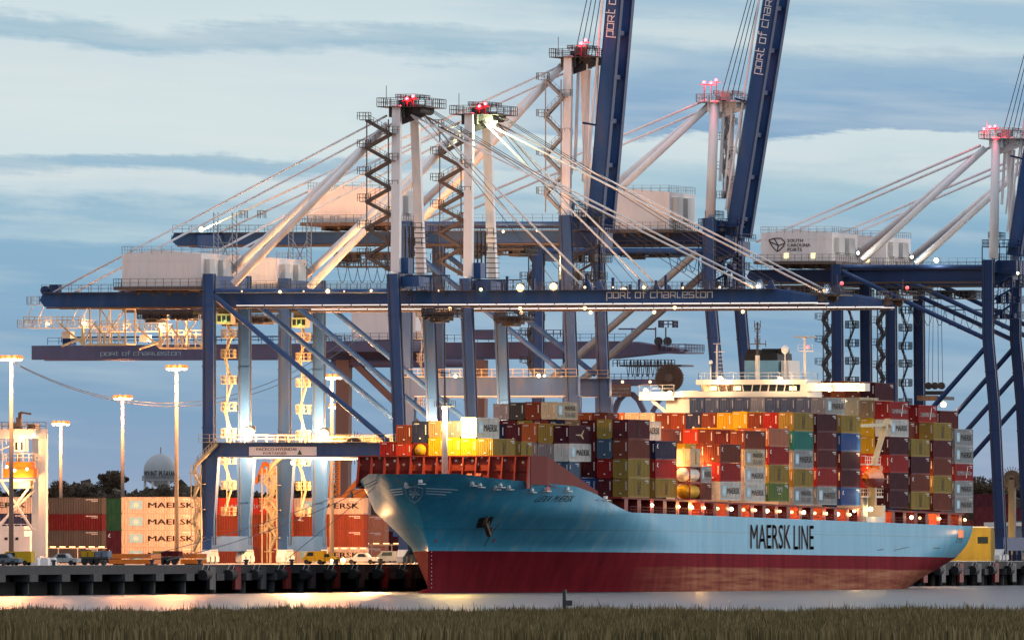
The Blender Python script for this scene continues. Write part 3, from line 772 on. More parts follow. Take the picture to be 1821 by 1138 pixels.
rl = MB()
for a, b_ in ((188, 328), (342, 395)): rl.rail((38.3, a, ztop(a)), (38.3, b_, ztop(b_)), h=.9, step=2.4, t=.05)
rl.build('deck_railing', 'oxide', ship)
for i, px in enumerate((1147, 1168, 1195, 1218, 1240, 1265, 1289, 1311, 1331, 1353, 1375, 1397, 1418, 1438, 1458, 1479, 1500, 1590, 1610, 1625, 1660, 1676, 1705)):
    q = atx(px, 905, 36.6 if i % 2 else 37.2); z = zc(q.y) - 1.15
    MB().ball((q.x + .7, q.y + 1.2, z), .26 if i % 3 else .34).build('deck_lamp', 'lampw' if i % 3 else 'lampc', ship)
    if i % 2 == 0: point_light((q.x + 1.0, q.y + 1.0, z), 230, (1, .5, .18), ship, .2)
for Yg, pw in ((202, 1400), (216.5, 1600), (224.6, 5200), (231, 3000), (239.2, 5500), (253.7, 6500), (267.9, 6500), (283, 6500), (297.5, 5500), (312.4, 4000), (343.3, 1500), (371.3, 6500), (385.4, 1500), (357.0, 500)):
    point_light((36.2 if Yg != 224.6 else 38.6, Yg, zc(Yg) - 1.0), pw * .45, (1, .45, .10), ship, .25)
    point_light((35.0, Yg, zc(Yg) + 6.0), pw * .22, (1, .45, .12), ship, .25)
# superstructure ----------------------------------------------------
SY0, SY1 = 329.5, 341.5
def X_(px, Y): return at(px, 700, Y).x
def Z_(py, Y=330): return at(1300, py, Y).z
house = MB().box(4.6, SY0 + 1, 10.5, 27.5, SY1, Z_(704)).build('accommodation_block', 'shipwhite', ship)
for px in (1232, 1239): 
    q = at(px, 723, SY0 + .9); MB().box(q.x - .45, SY0 + .93, q.z - .5, q.x + .3, SY0 + .99, q.z + .6).build('lit_window', 'litwin', house)
wz0, wz1 = Z_(706), Z_(685)
mb = MB(); xl_, xr_ = X_(1138, SY0), X_(1540, SY0)
mb.box(xl_, SY0 - .6, Z_(711), X_(1200, SY0), SY0 + 2.5, Z_(697)); mb.box(X_(1425, SY0), SY0 - .6, Z_(696), xr_, SY0 + 2.5, Z_(682))
mb.extr([(X_(1198, 0 + SY0), Z_(706)), (X_(1248, SY0), Z_(706)), (X_(1436, SY0), Z_(706)), (X_(1436, SY0), Z_(696)), (X_(1246, SY0), Z_(696)), (X_(1232, SY0), Z_(694)), (X_(1200, SY0), Z_(697))], SY0 - .6, SY0 + 9)
mb.build('bridge_deck', 'shipwhite', ship)
for a_, b_ in ((1160, 1190), (1505, 1480)):
    MB().bar(at(a_, 712, SY0), at(b_, 738, SY0), .45).build('wing_brace', 'shipwhite', ship)
wheel = MB().extr([(X_(1250, SY0), Z_(696)), (X_(1424, SY0), Z_(696)), (X_(1430, SY0), Z_(683)), (X_(1243, SY0), Z_(683))], SY0 + .2, SY0 + 8).build('wheelhouse', 'glass', ship)
MB().box(X_(1240, SY0), SY0 - .8, Z_(684), X_(1434, SY0), SY0 + 9, Z_(675)).build('wheelhouse_roof', 'shipwhite', ship)
for k in range(13):
    x0 = X_(1250 + k * 14.4, SY0)
    MB().bar((x0, SY0 + .1, Z_(696.5)), (x0 + (-.25 if k < 6 else .2), SY0 + .1, Z_(683)), .16).build('window_post', 'shipwhite', wheel)
for px in (1268, 1311, 1410): q = at(px, 690, SY0 + .15); MB().box(q.x - .6, SY0 + .12, q.z - .35, q.x + .6, SY0 + .19, q.z + .3).build('lit_window', 'litwin', wheel)
rf = MB(); rf.railbox(X_(1244, SY0), SY0 - .6, X_(1430, SY0), SY0 + 8.5, Z_(675), h=1.1, step=2); rf.rail((xl_, SY0 - .5, Z_(697)), (X_(1200, SY0), SY0 - .5, Z_(697)), step=2); rf.build('roof_railing', 'palewhite', ship)
FYn = 347
fu = MB().extr([(at(1323, 0, FYn).x, 28), (at(1385, 0, FYn).x, 28), (at(1383, 0, FYn).x, Z_(641, FYn)), (at(1324, 0, FYn).x, Z_(641, FYn))], FYn, FYn + 9)
fun = fu.build('funnel', 'skyblue', ship)
MB().extr([(at(1324, 0, FYn).x, Z_(641, FYn)), (at(1383, 0, FYn).x, Z_(641, FYn)), (at(1382, 0, FYn).x, Z_(628, FYn)), (at(1325, 0, FYn).x, Z_(628, FYn))], FYn - .02, FYn + 9.02).build('funnel_band', 'rubber', fun)
for a_, b_, top_ in ((1326, 1344, 621), (1352, 1376, 620), (1379, 1387, 620)):
    MB().box(at(a_, 0, FYn).x, FYn + 1, Z_(628, FYn), at(b_, 0, FYn).x, FYn + 6, Z_(top_, FYn)).build('exhaust', 'rubber', fun)
mb = MB().extr([(at(1386, 0, FYn).x, 28), (at(1403, 0, FYn).x, 28), (at(1399, 0, FYn).x, Z_(641, FYn)), (at(1386, 0, FYn).x, Z_(641, FYn))], FYn + 1, FYn + 8); mb.build('funnel_casing', 'shipwhite', ship)
def mastx(px, pb, pt, Y, w, name='signal_mast', mat='grime'):
    x = at(px, 600, Y).x; return x, MB().tube((x, Y, Z_(pb, Y)), (x, Y, Z_(pt, Y)), w, 8, w * .6)
x, mb = mastx(1347, 676, 573, 333, .25); 
for py, hw in ((612, 17), (607, 5), (585, 5), (577, 6)): 
    mb.bar((x - hw * .085, 333, Z_(py, 333)), (x + hw * .085, 333, Z_(py, 333)), .14)
    for s2 in (-1, 1): mb.bar((x + s2 * hw * .08, 333, Z_(py, 333) - .5), (x + s2 * hw * .08, 333, Z_(py, 333) + .6), .1)
for k in range(9): mb.bar((x - .3, 333, Z_(640 - 6 * k, 333)), (x + .5, 333, Z_(640 - 6 * k, 333)), .08)
mm = mb.build('signal_mast', 'grime', ship); MB().tube((x, 333, Z_(676, 333)), (x, 333, Z_(632, 333)), .36, 10).build('mast_foot', 'shipwhite', mm)
x, mb = mastx(1431, 676, 603, 333, .3); mb.bar((x - .9, 333, Z_(625, 333)), (x + 1.5, 333, Z_(625, 333)), .14); mb.ball((x, 333, Z_(602, 333)), .35); mb.rail((x - 1.1, 333, Z_(626, 333)), (x + 1.3, 333, Z_(626, 333)))
rm = mb.build('radar_mast', 'palewhite', ship); MB().box(x - 1.75, 332.7, Z_(601, 333), x + 1.9, 333.3, Z_(598.6, 333)).build('radar_scanner', 'steel', rm)
MB().ball((x + .55, 332.8, Z_(618, 333)), .3).build('red_lamp', 'lampr', rm)
x, mb = mastx(1275, 676, 613, 333, .22); mb.bar((x - .6, 333, Z_(611, 333)), (x + .6, 333, Z_(611, 333)), .1); mb.bar((x - .5, 333, Z_(626, 333)), (x + 1.3, 333, Z_(626, 333)), .1)
for k in range(6): mb.bar((x + .3, 333, Z_(660 - 7 * k, 333)), (x + .9, 333, Z_(660 - 7 * k, 333)), .1)
mb.build('aerial_mast', 'palewhite', ship)
for px, py, r_ in ((1396, 622, .62), (1264, 644, .32)):
    x, mb = mastx(px, 676, py + 6, 332, .16); dm = mb.build('radome_post', 'palewhite', ship)
    MB().ball((x, 332, Z_(py, 332)), r_, 14, 10, 1.15).build('radome', 'txtwhite', dm, smooth=True)
for px, py, pw in ((1148, 695, 700), (1191, 699, 900), (1281, 673, 700), (1386, 672, 500), (1476, 692, 1600), (1520, 688, 500)):
    q = at(px, py, SY0 - 1.6); l_ = MB().ball(q, .42 if pw > 600 else .25).box(q.x - .3, q.y + .3, q.z - .2, q.x + .3, q.y + .9, q.z + .1).build('flood_lamp', 'lampw', ship)
    point_light((q.x, q.y - 1.4, q.z - .2), pw * 1.4, (1, .66, .36), ship, .3)
mb = MB().box(30, 341.5, 10, 37.6, 343, 13.4).box(35.4, 330, 10.2, 37.8, 341, 11.6).box(35.2, 329.5, 14.6, 37.8, 341, 14.9); mb.railbox(35.2, 329.5, 37.8, 341, 14.9, step=1.5, t=.08); mb.box(35.3, 331, 11.6, 37, 334, 14.6).rail((37.8, 329.5, 20), (37.8, 339, 20), step=1.3, t=.09).box(35, 329.6, 19.8, 37.9, 339, 20)
mb.build('boat_deck', 'shipwhite', ship)
for px, py in ((1520, 908), (1548, 905)):
    q = atx(px, py, 37.4); MB().ball(q, .4).build('deck_lamp', 'lampc', ship); point_light((q.x + .9, q.y, q.z), 420, (1, .62, .2), ship, .3)
# lifeboat crane and lifeboat
def lb(px, py, X=37.9): return atx(px, py, X)
mb = MB().bar(lb(1576, 750), lb(1551, 835), .55, .8, (1, 0, 0)).bar(lb(1528, 757), lb(1574, 755), .5, .5).bar(lb(1551, 835), lb(1551, 900), 1.1, 1.2, (1, 0, 0)).bar(lb(1577, 748), lb(1582, 755), .8)
mb.build('davit_crane', 'hazard', ship)
point_light(lb(1545, 800, 39.6), 350, (1, .75, .35), ship, .3); point_light(lb(1540, 880, 39.4), 350, (1, .72, .3), ship, .3)
a = lb(1553, 850, 38.4)
lbt = thing('lifeboat', 'small enclosed orange lifeboat hung under the cream davit crane amidships', 'lifeboat', a)
mb = MB(); n_ = 16
for i in range(9):
    tt = i / 8; Yp = a.y - 5 + 10 * tt; w_ = 1.35 * math.sin(math.pi * min(1, max(.06, tt))) ** .5
    for j in range(n_):
        an = 2 * math.pi * j / n_; zz_ = math.sin(an); mb.v.append((a.x + w_ * math.cos(an), Yp, a.z + (1.25 * w_ if zz_ > 0 else 1.1 * w_) * zz_))
for i in range(8):
    for j in range(n_): mb.f.append((i * n_ + j, i * n_ + (j + 1) % n_, (i + 1) * n_ + (j + 1) % n_, (i + 1) * n_ + j))
mb.f.append(tuple(range(n_))); mb.f.append(tuple(8 * n_ + j for j in reversed(range(n_))))
mb.build('canopy', 'orange', lbt, smooth=True)
mb2 = MB(); mb2.v = [(x_ if abs(x_ - a.x) < .01 else x_ + (.04 if x_ > a.x else -.04), y_, min(z_ - .06, a.z - .05)) for x_, y_, z_ in mb.v]; mb2.f = list(mb.f); mb2.build('boat_hull', 'oxide', lbt)
MB().box(a.x - 1.38, a.y - 4.6, a.z - .18, a.x + 1.42, a.y + 4.6, a.z - .02).build('rubbing_strake', 'oxide', lbt)
MB().box(a.x - .7, a.y + 1, a.z + 1.1, a.x + .7, a.y + 3.2, a.z + 2.0).build('cupola', 'orange', lbt)
# mooring lines -----------------------------------------------------
def rope(a, b_, sag, name, label, r_=.05, n=10, mat='rope', grp=None, cat='rope'):
    a, b_ = Vector(a), Vector(b_); pts = [a.lerp(b_, i / n) - Vector((0, 0, sag * 4 * (i / n) * (1 - i / n))) for i in range(n + 1)]
    o = MB().path(pts, r_, 5).build(name, mat, loc=a); return tag(o, label, cat, grp)
bwp = (CX - hb(136, 16.5), 136, 16.6)
rope(bwp, (-.9, 60, QZ + .7), 1.0, 'mooring_line', 'long mooring line from the bow tip to the bollard under the nearest crane', .055)
rope((bwp[0], 138, 16.5), (-.9, 80, QZ + .7), 1.2, 'mooring_line', 'mooring line slanting below the longest one from the bow to the quay', .055)
rope((bwp[0] - 1, 142, 16.4), (-.9, 139, QZ + .7), .05, 'mooring_line', 'mooring line dropping almost straight down from the bow to the quay', .05)
# ================================================================== CONTAINERS
COL = {'maroon': ((.115, .022, .030), 'maroon'), 'dmaroon': ((.075, .016, .026), 'dark maroon'), 'brown': ((.20, .050, .030), 'red-brown'), 'rbrown': ((.26, .055, .028), 'rust brown'),
       'olive': ((.34, .24, .055), 'mustard'), 'yellow': ((.60, .36, .02), 'yellow'), 'red': ((.36, .025, .025), 'red'), 'bred': ((.55, .05, .025), 'bright red'),
       'orange': ((.50, .13, .04), 'orange'), 'cream': ((.60, .50, .34), 'cream'), 'grey': ((.36, .38, .38), 'light grey'), 'dgrey': ((.13, .16, .20), 'slate grey'),
       'white': ((.66, .65, .60), 'white'), 'navy': ((.022, .032, .085), 'navy'), 'blue': ((.03, .10, .32), 'royal blue'), 'teal': ((.03, .23, .19), 'teal green'),
       'green': ((.14, .22, .06), 'green'), 'dgreen': ((.03, .11, .05), 'dark green'), 'salmon': ((.50, .20, .12), 'salmon'), 'bgrey': ((.17, .22, .30), 'blue-grey'),
       'dred': ((.12, .014, .016), 'dark red'), 'pgrey': ((.40, .33, .33), 'pinkish grey'), 'steelb': ((.08, .15, .23), 'steel blue'), 'tan': ((.34, .23, .14), 'tan'),
       'peach': ((.50, .42, .36), 'pale grey'), 'ygrey': ((.085, .08, .075), 'weathered grey')}
for k, (c, _) in COL.items():
    M['c_' + k] = paint('container_' + k, tuple(x * .95 for x in c), .7, .28, .6, dirt=(.10, .06, .045), dirtf=.35)
for k in COL: M['c_' + k].node_tree.nodes['Principled BSDF'].inputs['Specular IOR Level'].default_value = .12
M['frame'] = M['grime']
def cont_mesh(L, H=2.9, W=2.40, doors=False):
    mb = MB(); f = .11
    for x in (0, -W + f):                           # local origin: outer (port) bottom front corner, body towards -x and +y
        for y in (0, L - f): mb.box(x - f + (0 if x == 0 else f - f), y, 0, x, y + f, H)
    mb.box(-W, 0, 0, 0, f, f * 1.4); mb.box(-W, 0, H - f, 0, f, H); mb.box(-W, L - f, 0, 0, L, f); mb.box(-W, L - f, H - f, 0, L, H)
    for x0, x1 in ((-f * .9, -.004), (-W + .004, -W + f * .9)): mb.box(x0, f, 0, x1, L - f, f * 1.4); mb.box(x0, f, H - f, x1, L - f, H)
    def corr(n, fn):                                # trapezoid corrugation strip
        pts = []
        for i in range(n):
            a = i / n; w = 1 / n
            pts += [(a, 0), (a + w * .35, 0), (a + w * .5, 1), (a + w * .85, 1)]
        pts.append((1, 0))
        k = len(mb.v)
        for u_, d_ in pts: mb.v += [fn(u_, d_, f), fn(u_, d_, H - f)]
        for i in range(len(pts) - 1): q = k + i * 2; mb.f.append((q, q + 2, q + 3, q + 1))
    if doors:
        mb.box(-W + f, .04, f, -W / 2 - .02, .07, H - f); mb.box(-W / 2 + .02, .04, f, -f, .07, H - f)
        for x in (-W + .38, -W + .85, -.85, -.38): mb.box(x - .025, 0, f, x + .025, .035, H - f)
        for x in (-W + .6, -.6): mb.box(x - .25, .01, 1.1, x + .25, .03, 1.16)
    else: corr(8, lambda u_, d_, z: (-W + f + (W - 2 * f) * u_, .03 + .09 * d_, z))
    corr(8, lambda u_, d_, z: (-f - (W - 2 * f) * u_, L - .03 - .05 * d_, z))
    ns = int(L / .42)
    corr(ns, lambda u_, d_, z: (-.025 - .06 * d_, f + (L - 2 * f) * u_, z))
    corr(ns, lambda u_, d_, z: (-W + .025 + .04 * d_, L - f - (L - 2 * f) * u_, z))
    mb.box(-W + .02, .02, H - .06, -.02, L - .02, H - .02); mb.box(-W + .02, .02, .12, -.02, L - .02, .16)
    nb = len(mb.f); r_ = random.Random(int(L) + doors)
    def q(x0, z0, x1, z1, y=-.012): k = len(mb.v); mb.v.extend([(x0, y, z0), (x1, y, z0), (x1, y, z1), (x0, y, z1)]); mb.f.append((k, k + 1, k + 2, k + 3))
    z = H - .5
    while z > 1.2: q(-.42, z - .13, -.26, z); z -= .19            # code letters down the end, near one corner
    for i in range(6): q(-W + .3 + i * .13, H - .42, -W + .38 + i * .13, H - .28)
    q(-W / 2 - .15, .5, -W / 2 + .12, .68)
    def qs(y0, z0, y1, z1): k = len(mb.v); mb.v.extend([(.012, y0, z0), (.012, y1, z0), (.012, y1, z1), (.012, y0, z1)]); mb.f.append((k, k + 1, k + 2, k + 3))
    for i in range(9): qs(L - 2.6 + i * .22, H - .45, L - 2.46 + i * .22, H - .28)
    for i in range(5): qs(L - 1.7 + i * .22, H - .72, L - 1.56 + i * .22, H - .58)
    o = mb.build('shipping_container', 'c_grey'); me = o.data; bpy.data.objects.remove(o)
    me.materials.append(M['txtwhite'])
    for p_ in me.polygons:
        if p_.index >= nb: p_.material_index = 1
    return me
CM = {(40, 0): cont_mesh(12.19), (40, 1): cont_mesh(12.19, doors=True), (20, 0): cont_mesh(6.06), (20, 1): cont_mesh(6.06, doors=True)}
def text_mesh(kind, L):
    """lettering on the outer side of a container, in its local frame (x just outside 0, y along, z up)"""
    mb = MB()
    def put(txt, y0, y1, z0, z1, vert=False, bold=.01):
        vs, fs = glyphs(txt, bold); k = len(mb.v)
        for a, b in vs:
            mb.v.append((.02, y0 + (y1 - y0) * a, z0 + (z1 - z0) * b) if not vert else (.02, y0 + (y1 - y0) * (1 - b), z0 + (z1 - z0) * a))
        mb.f += [tuple(i + k for i in q) for q in fs]
    if kind == 'M': put('MAERSK', L * .34, L * .93, 1.0, 1.95, bold=.01)
    if kind == 'MS': put('MAERSK', L * .40, L * .88, 1.55, 2.3, bold=.015); put('SEALAND', L * .40, L * .88, .45, 1.2, bold=.0)
    if kind == 'V': put('MSC', L * .45, L * .58, .5, 2.4, vert=True, bold=.03)
    if kind == 'H': put('HAMBURG', L * .12, L * .62, .95, 1.7, bold=.02); put('SÜD', L * .68, L * .93, .95, 1.7, bold=.02); mb.v += [(.022, L * .60, .5), (.022, L * .63, .5), (.022, L * .72, 2.5), (.022, L * .69, 2.5)]; mb.f.append(tuple(range(len(mb.v) - 4, len(mb.v))))
    if kind == 'L': k = 0; mb.v += [(.02, L * .06, 1.95), (.02, L * .09, 1.9), (.02, L * .13, 2.35), (.02, L * .10, 2.4), (.02, L * .06, 1.8), (.02, L * .14, 1.7), (.02, L * .14, 1.8), (.02, L * .06, 1.9)]; mb.f += [(0, 1, 2, 3), (4, 5, 6, 7)]
    if kind == 'E': put('E', L * .80, L * .96, .7, 2.2, bold=.06)
    if kind == 'G': put('2M', L * .38, L * .66, 1.6, 2.4, bold=.01); mb.v += [(.02, L * .45, 1.2), (.02, L * .6, 1.2), (.02, L * .6, 1.28), (.02, L * .45, 1.28)]; mb.f.append(tuple(range(len(mb.v) - 4, len(mb.v))))
    if kind == 'B':
        for q_ in ([(.30, 1.3), (.55, 1.2), (.55, 1.45), (.30, 1.4)], [(.50, 1.3), (.62, .7), (.66, .75), (.58, 1.4)], [(.54, 1.4), (.60, 1.4), (.68, 2.2), (.62, 2.0)]):
            k = len(mb.v); mb.v += [(.02, L * a, b) for a, b in q_]; mb.f.append(tuple(range(k, k + 4)))
    o = mb.build('lettering', 'txtblack'); me = o.data; bpy.data.objects.remove(o); return me
def star_mesh(L):
    mb = MB(); y0, y1, z0, z1 = L * .10, L * .27, .75, 2.25
    mb.v = [(.012, y0, z0), (.012, y1, z0), (.012, y1, z1), (.012, y0, z1)]; mb.f = [(0, 1, 2, 3)]
    o = mb.build('star_panel', 'star'); a = o.data; bpy.data.objects.remove(o)
    mb = MB(); c = [(.02, (y0 + y1) / 2, 1.5)]
    for i in range(14):
        r_ = .62 if i % 2 == 0 else .26; an = math.pi * i / 7 + math.pi / 2; c.append((.02, c[0][1] + math.cos(an) * r_, 1.5 + math.sin(an) * r_))
    mb.v = c; mb.f = [(0, 1 + i, 1 + (i + 1) % 14) for i in range(14)]
    o = mb.build('star', 'palewhite'); b = o.data; bpy.data.objects.remove(o)
    return a, b
TM = {}
TXTMAT = {'M': 'txtblack', 'MS': 'txtblack', 'V': 'txtbrown', 'H': 'txtwhite', 'L': 'txtwhite', 'E': 'txtwhite', 'G': 'txtwhite', 'B': 'hazard'}
TXTWORD = {'M': 'with dark block lettering', 'MS': 'with two lines of lettering', 'V': 'with upright lettering', 'H': 'with white lettering', 'L': 'with small white letter', 'E': 'with one white letter', 'G': 'with small white mark', 'B': 'with yellow bird-like mark', '': ''}
def setmat(o, mat):
    o.material_slots[0].link = 'OBJECT'; o.material_slots[0].material = M[mat]
cnt = 0
def container(loc, col, txt, L, H, label, group, rotz=0, doors=None, Lscale=1, tank=False):
    global cnt
    cnt += 1
    d_ = int((cnt * 7) % 3 == 0) if doors is None else doors
    if tank:
        root = thing('tank_container', label, 'tank container', loc, group); Lx, W = 6.06, 2.4
        fr = MB()
        for x in (-.1, -W + .1):
            for y in (.1, Lx - .1): fr.bar((x, y, 0), (x, y, H), .16)
        for y in (.1, Lx - .1):
            for z in (.08, H - .08): fr.bar((-W + .1, y, z), (-.1, y, z), .16)
            for a, b in (((-.1, y, .6), (-.6, y, .1)), ((-W + .1, y, .6), (-W + .6, y, .1)), ((-.1, y, H - .6), (-.6, y, H - .1)), ((-W + .1, y, H - .6), (-W + .6, y, H - .1))): fr.bar(a, b, .12)
        for x in (-.1, -W + .1):
            for z in (.08, H - .08): fr.bar((x, .1, z), (x, Lx - .1, z), .14)
        o = fr.build('frame', 'oxide', loc=(0, 0, 0)); o.parent = root; o.location = (0, 0, 0)
        tk = MB().tube((-W / 2, .3, H / 2), (-W / 2, Lx - .3, H / 2), min(W, H) / 2 - .07, 20); tk.ball((-W / 2, .3, H / 2), min(W, H) / 2 - .09, 20, 8, 1)
        o = tk.build('tank', 'c_' + col, loc=(0, 0, 0)); o.parent = root; o.location = (0, 0, 0)
        o = MB().tube((-W / 2, -.95 + .1, H / 2), (-W / 2, -.6, H / 2), .22, 12).build('manhole', 'steel', loc=(0, 0, 0)); o.parent = root; o.location = (0, .25, 0)
        return root
    key = (40 if L > 8 else 20, d_)
    o = bpy.data.objects.new('shipping_container', CM[key]); SC.collection.objects.link(o)
    setmat(o, 'c_' + col)
    o.location = loc; o.rotation_euler[2] = rotz; o.scale = (1, L / (12.19 if L > 8 else 6.06), H / 2.9)
    tag(o, label, 'container', group)
    if txt:
        k2 = (txt, key[0])
        if k2 not in TM:
            TM[k2] = text_mesh(txt, 12.19 if key[0] == 40 else 6.06)
            if txt in ('M', 'MS') and ('star', key[0]) not in TM: TM[('star', key[0])] = star_mesh(12.19 if key[0] == 40 else 6.06)
        c = bpy.data.objects.new('lettering', TM[k2]); SC.collection.objects.link(c); c.parent = o; setmat(c, TXTMAT[txt])
        if txt in ('M', 'MS'):
            a, b = TM[('star', key[0])]
            c = bpy.data.objects.new('star_panel', a); SC.collection.objects.link(c); c.parent = o
            c2 = bpy.data.objects.new('star', b); SC.collection.objects.link(c2); c2.parent = c
    return o
ORD = ['first', 'second', 'third', 'fourth', 'fifth', 'sixth', 'seventh', 'eighth', 'ninth', 'tenth', 'eleventh', 'twelfth', 'thirteenth', 'fourteenth', 'fifteenth', 'sixteenth']
BAY = [152.5, 167.0, 181.7, 196.7, 212.2, 225.8, 240.5, 255.0, 269.3, 284.2, 298.7, 313.6, 344.2, 358.0, 372.5, 386.6]
def col(b, r, tops, items, L=12.19, dy=0, base=None):
    """stack of containers: bay b, row r (0 = outermost at the ship's side); tops: photo heights of each roof, last entry the foot"""
    Y = BAY[b] + dy; X = 38.0 - 2.5 * r
    zs = [at(proj_x(X, Y), py, Y).z for py in tops]
    nt_ = len(items)
    cn = max(1, int(round(r - R0[b])) + 1)
    for i, it in enumerate(items):
        it = it.split(':'); c = it[0]; tx = it[1] if len(it) > 1 else ''; LL = 6.06 if len(it) > 2 and it[2] == '20' or L < 8 else L
        tank = c.startswith('T'); c = c[1:] if tank else c
        H = zs[i] - zs[i + 1] - .04
        tier = 'top' if i == 0 else (ORD[i] + ' from top')
        place = 'outermost stack' if cn == 1 else ORD[cn - 1] + ' stack inboard'
        if dy: place += ', aft half'
        lab = f"{COL[c][1]} {'tank ' if tank else ''}container, {tier}, {place} of the {ORD[b]} bay from the bow"
        if tx and cn > 1 or tx and len(lab.split()) <= 13 : lab = lab.replace(' container', ' lettered container', 1)
        if len(lab.split()) > 16: lab = lab.replace(' from the bow', '')
        container((X, Y, zs[i + 1]), c, tx, LL, H, lab, 'containers stacked on the ship', tank=tank)
def proj_x(X, Y):
    x = X - CAM[0]; y = Y - CAM[1]
    return PCX + FPX * (x * CS + y * SN) / (-x * SN + y * CS)
R0 = {0: 4.4, 1: 4.3, 2: 3, 3: 1, 4: 1, 5: .3, 6: 0, 7: 0, 8: 0, 9: 0, 10: 0, 11: 0, 12: 0, 13: 0, 14: 0, 15: 0}
col(0, 4.4, [779, 812, 845], ['olive:V', 'dred'])
col(0, 5.4, [741.5, 779, 812], ['white:M', 'yellow'])
col(0, 6.4, [748, 777, 812], ['dgrey', 'yellow'])
col(0, 7.4, [748, 777, 812], ['tan', 'yellow'])
col(0, 8.4, [748.5, 787, 812], ['navy', 'Tyellow'])
col(0, 9.4, [755, 788, 812], ['rbrown', 'bred'])
col(0, 10.4, [785, 812], ['red'])
col(1, 4.3, [784, 816, 848], ['olive:V:20', 'dred'])
col(1, 5.3, [784, 816], ['olive'])
B2 = [755, 788, 820, 852, 884]
col(2, 3, B2, ['dmaroon:B', 'white:M', 'steelb:L:20', 'blue'])
col(2, 4, [753, 788, 819, 852], ['olive', 'pgrey', 'teal'])
col(2, 5, [752, 786, 818, 850], ['orange', 'pgrey', 'yellow'])
col(2, 6, [754, 786], ['maroon'])
col(2, 7, [754, 786], ['navy'])
B3 = [745, 780, 815, 849.5, 884]
col(3, 1, B3, ['maroon:V', 'brown', 'olive:V', 'olive:V'])
col(3, 2, B3, ['olive', 'steelb', 'red', 'maroon'])
col(3, 3, [746, 780, 815, 849, 884], ['dred', 'maroon', 'dmaroon', 'blue'])
for r_, c_ in ((4, 'tan'), (5, 'navy'), (6, 'rbrown'), (7, 'olive'), (8, 'maroon'), (9, 'dred'), (10, 'brown')): col(3, r_, [747, 781], [c_])
col(3, 5.5, [714, 745.5], ['cream:MS'])
col(3, 6.5, [714, 746], ['rbrown']); col(3, 7.5, [715, 746], ['ygrey']); col(3, 8.5, [717.5, 746.5], ['pgrey'])
B4 = [783, 816, 850, 884]
col(4, 1, B4, ['navy:L', 'red:L', 'olive:V'])
col(4, 2, [748, 782], ['white:M'])
col(4, 3, [748, 782], ['maroon'])
for r_, c_ in ((4, 'brown:: 20'), (5, 'orange'), (6, 'bred'), (7, 'brown')): col(4, r_, [733, 765], [c_.replace(' ', '')])
col(5, .3, [797, 829, 858, 889], ['cream:V:20', 'Twhite', 'Tyellow'])
col(5, 0.3, [828, 858, 889], ['grey:M:20', 'brown:V:20'], dy=6.3)
col(5, 1.3, [788, 828, 858], ['yellow:V:20', 'cream::20'], dy=6.3)
col(5, 2.3, [762, 797], ['brown']); col(5, 3.3, [762, 797], ['orange']); col(5, 4.3, [762, 797], ['rbrown'])
B6 = [788.5, 822, 855.5, 889]
col(6, 0, B6, ['brown:L', 'red:L', 'white:M'])
col(6, 1, [788, 822, 855, 889], ['brown', 'red', 'orange'])
col(6, 2, [788, 822], ['yellow'])
B7 = [765, 798, 830, 860.5, 891]
col(7, 0, B7, ['brown:L', 'cream:MS', 'white:M', 'white:M'])
col(7, 1, [765, 797, 829, 860, 891], ['maroon', 'salmon', 'yellow', 'cream'])
for r_, c_ in ((2, 'brown'), (3, 'bred'), (4, 'rbrown'), (5, 'rbrown'), (6, 'orange')): col(7, r_, [762.5, 796], [c_])
B8 = [761, 793, 825.5, 858.5, 891]
col(8, 0, B8, ['salmon', 'red:L', 'olive:V', 'green:G'])
col(8, 1, [761, 792, 825, 858], ['orange', 'rbrown', 'yellow'])
for r_ in (2, 3, 4): col(8, r_, [760, 792], ['yellow'])
B9 = [732.5, 766, 799.5, 833, 865.5, 897]
col(9, 0, B9, ['olive:V', 'teal', 'grey:M', 'olive:V', 'grey:MS'])
col(9, 1, [733, 765, 799, 832, 865], ['red', 'green', 'salmon', 'yellow'])
for r_, c_ in enumerate(('brown', 'yellow', 'yellow', 'brown', 'navy', 'rbrown', 'brown', 'cream', 'cream', 'orange')): col(9, r_ + 2, [731 if r_ == 1 else 733.5, 766], [c_])
B10 = [735, 767, 799, 831.5, 864, 897]
col(10, 0, B10, ['dmaroon', 'maroon', 'maroon', 'red:L', 'grey:M'])
col(10, 1, [736, 767, 799, 831], ['rbrown', 'rbrown', 'bred'])
for r_ in range(2, 12): col(10, r_, [736, 767], [('brown', 'grey', 'red', 'olive')[r_ % 4]])
B11 = [737.5, 769.5, 801.5, 834, 866, 898]
col(11, 0, B11, ['olive:V', 'blue', 'dmaroon', 'dmaroon', 'blue:L'])
col(11, 1, [706, 737, 769, 801, 833], ['grey:M', 'tan', 'blue', 'rbrown'])
for r_, c_ in enumerate(('bgrey', 'bgrey', 'bgrey', 'grey', 'bgrey', 'bgrey', 'bgrey', 'bgrey', 'bgrey')[:8]): col(11, r_ + 2, [706, 737], [c_])
B12 = [713, 745, 776, 808, 839.5, 871, 903]
col(12, 0, B12, ['red:H', 'white:M', 'dmaroon', 'red:L', 'dmaroon', 'dmaroon'])
col(12, 1, [711, 743, 774, 806, 838, 870, 902], ['tan', 'yellow', 'yellow', 'bred', 'red', 'brown'])
col(12, 2, [706, 738, 770], ['cream', 'yellow'])
B13 = [780, 811, 842, 873.5, 905]
col(13, 0, B13, ['olive:V', 'dmaroon', 'brown:L', 'olive:V'])
col(13, 1, [749, 780, 811], ['brown', 'olive'])
col(13, 2.4, [680, 712, 745], ['dmaroon', 'brown']); col(13, 3.4, [678, 711], ['rbrown']); col(13, 4.4, [677, 710], ['orange']); col(13, 5.4, [677, 710], ['rbrown'])
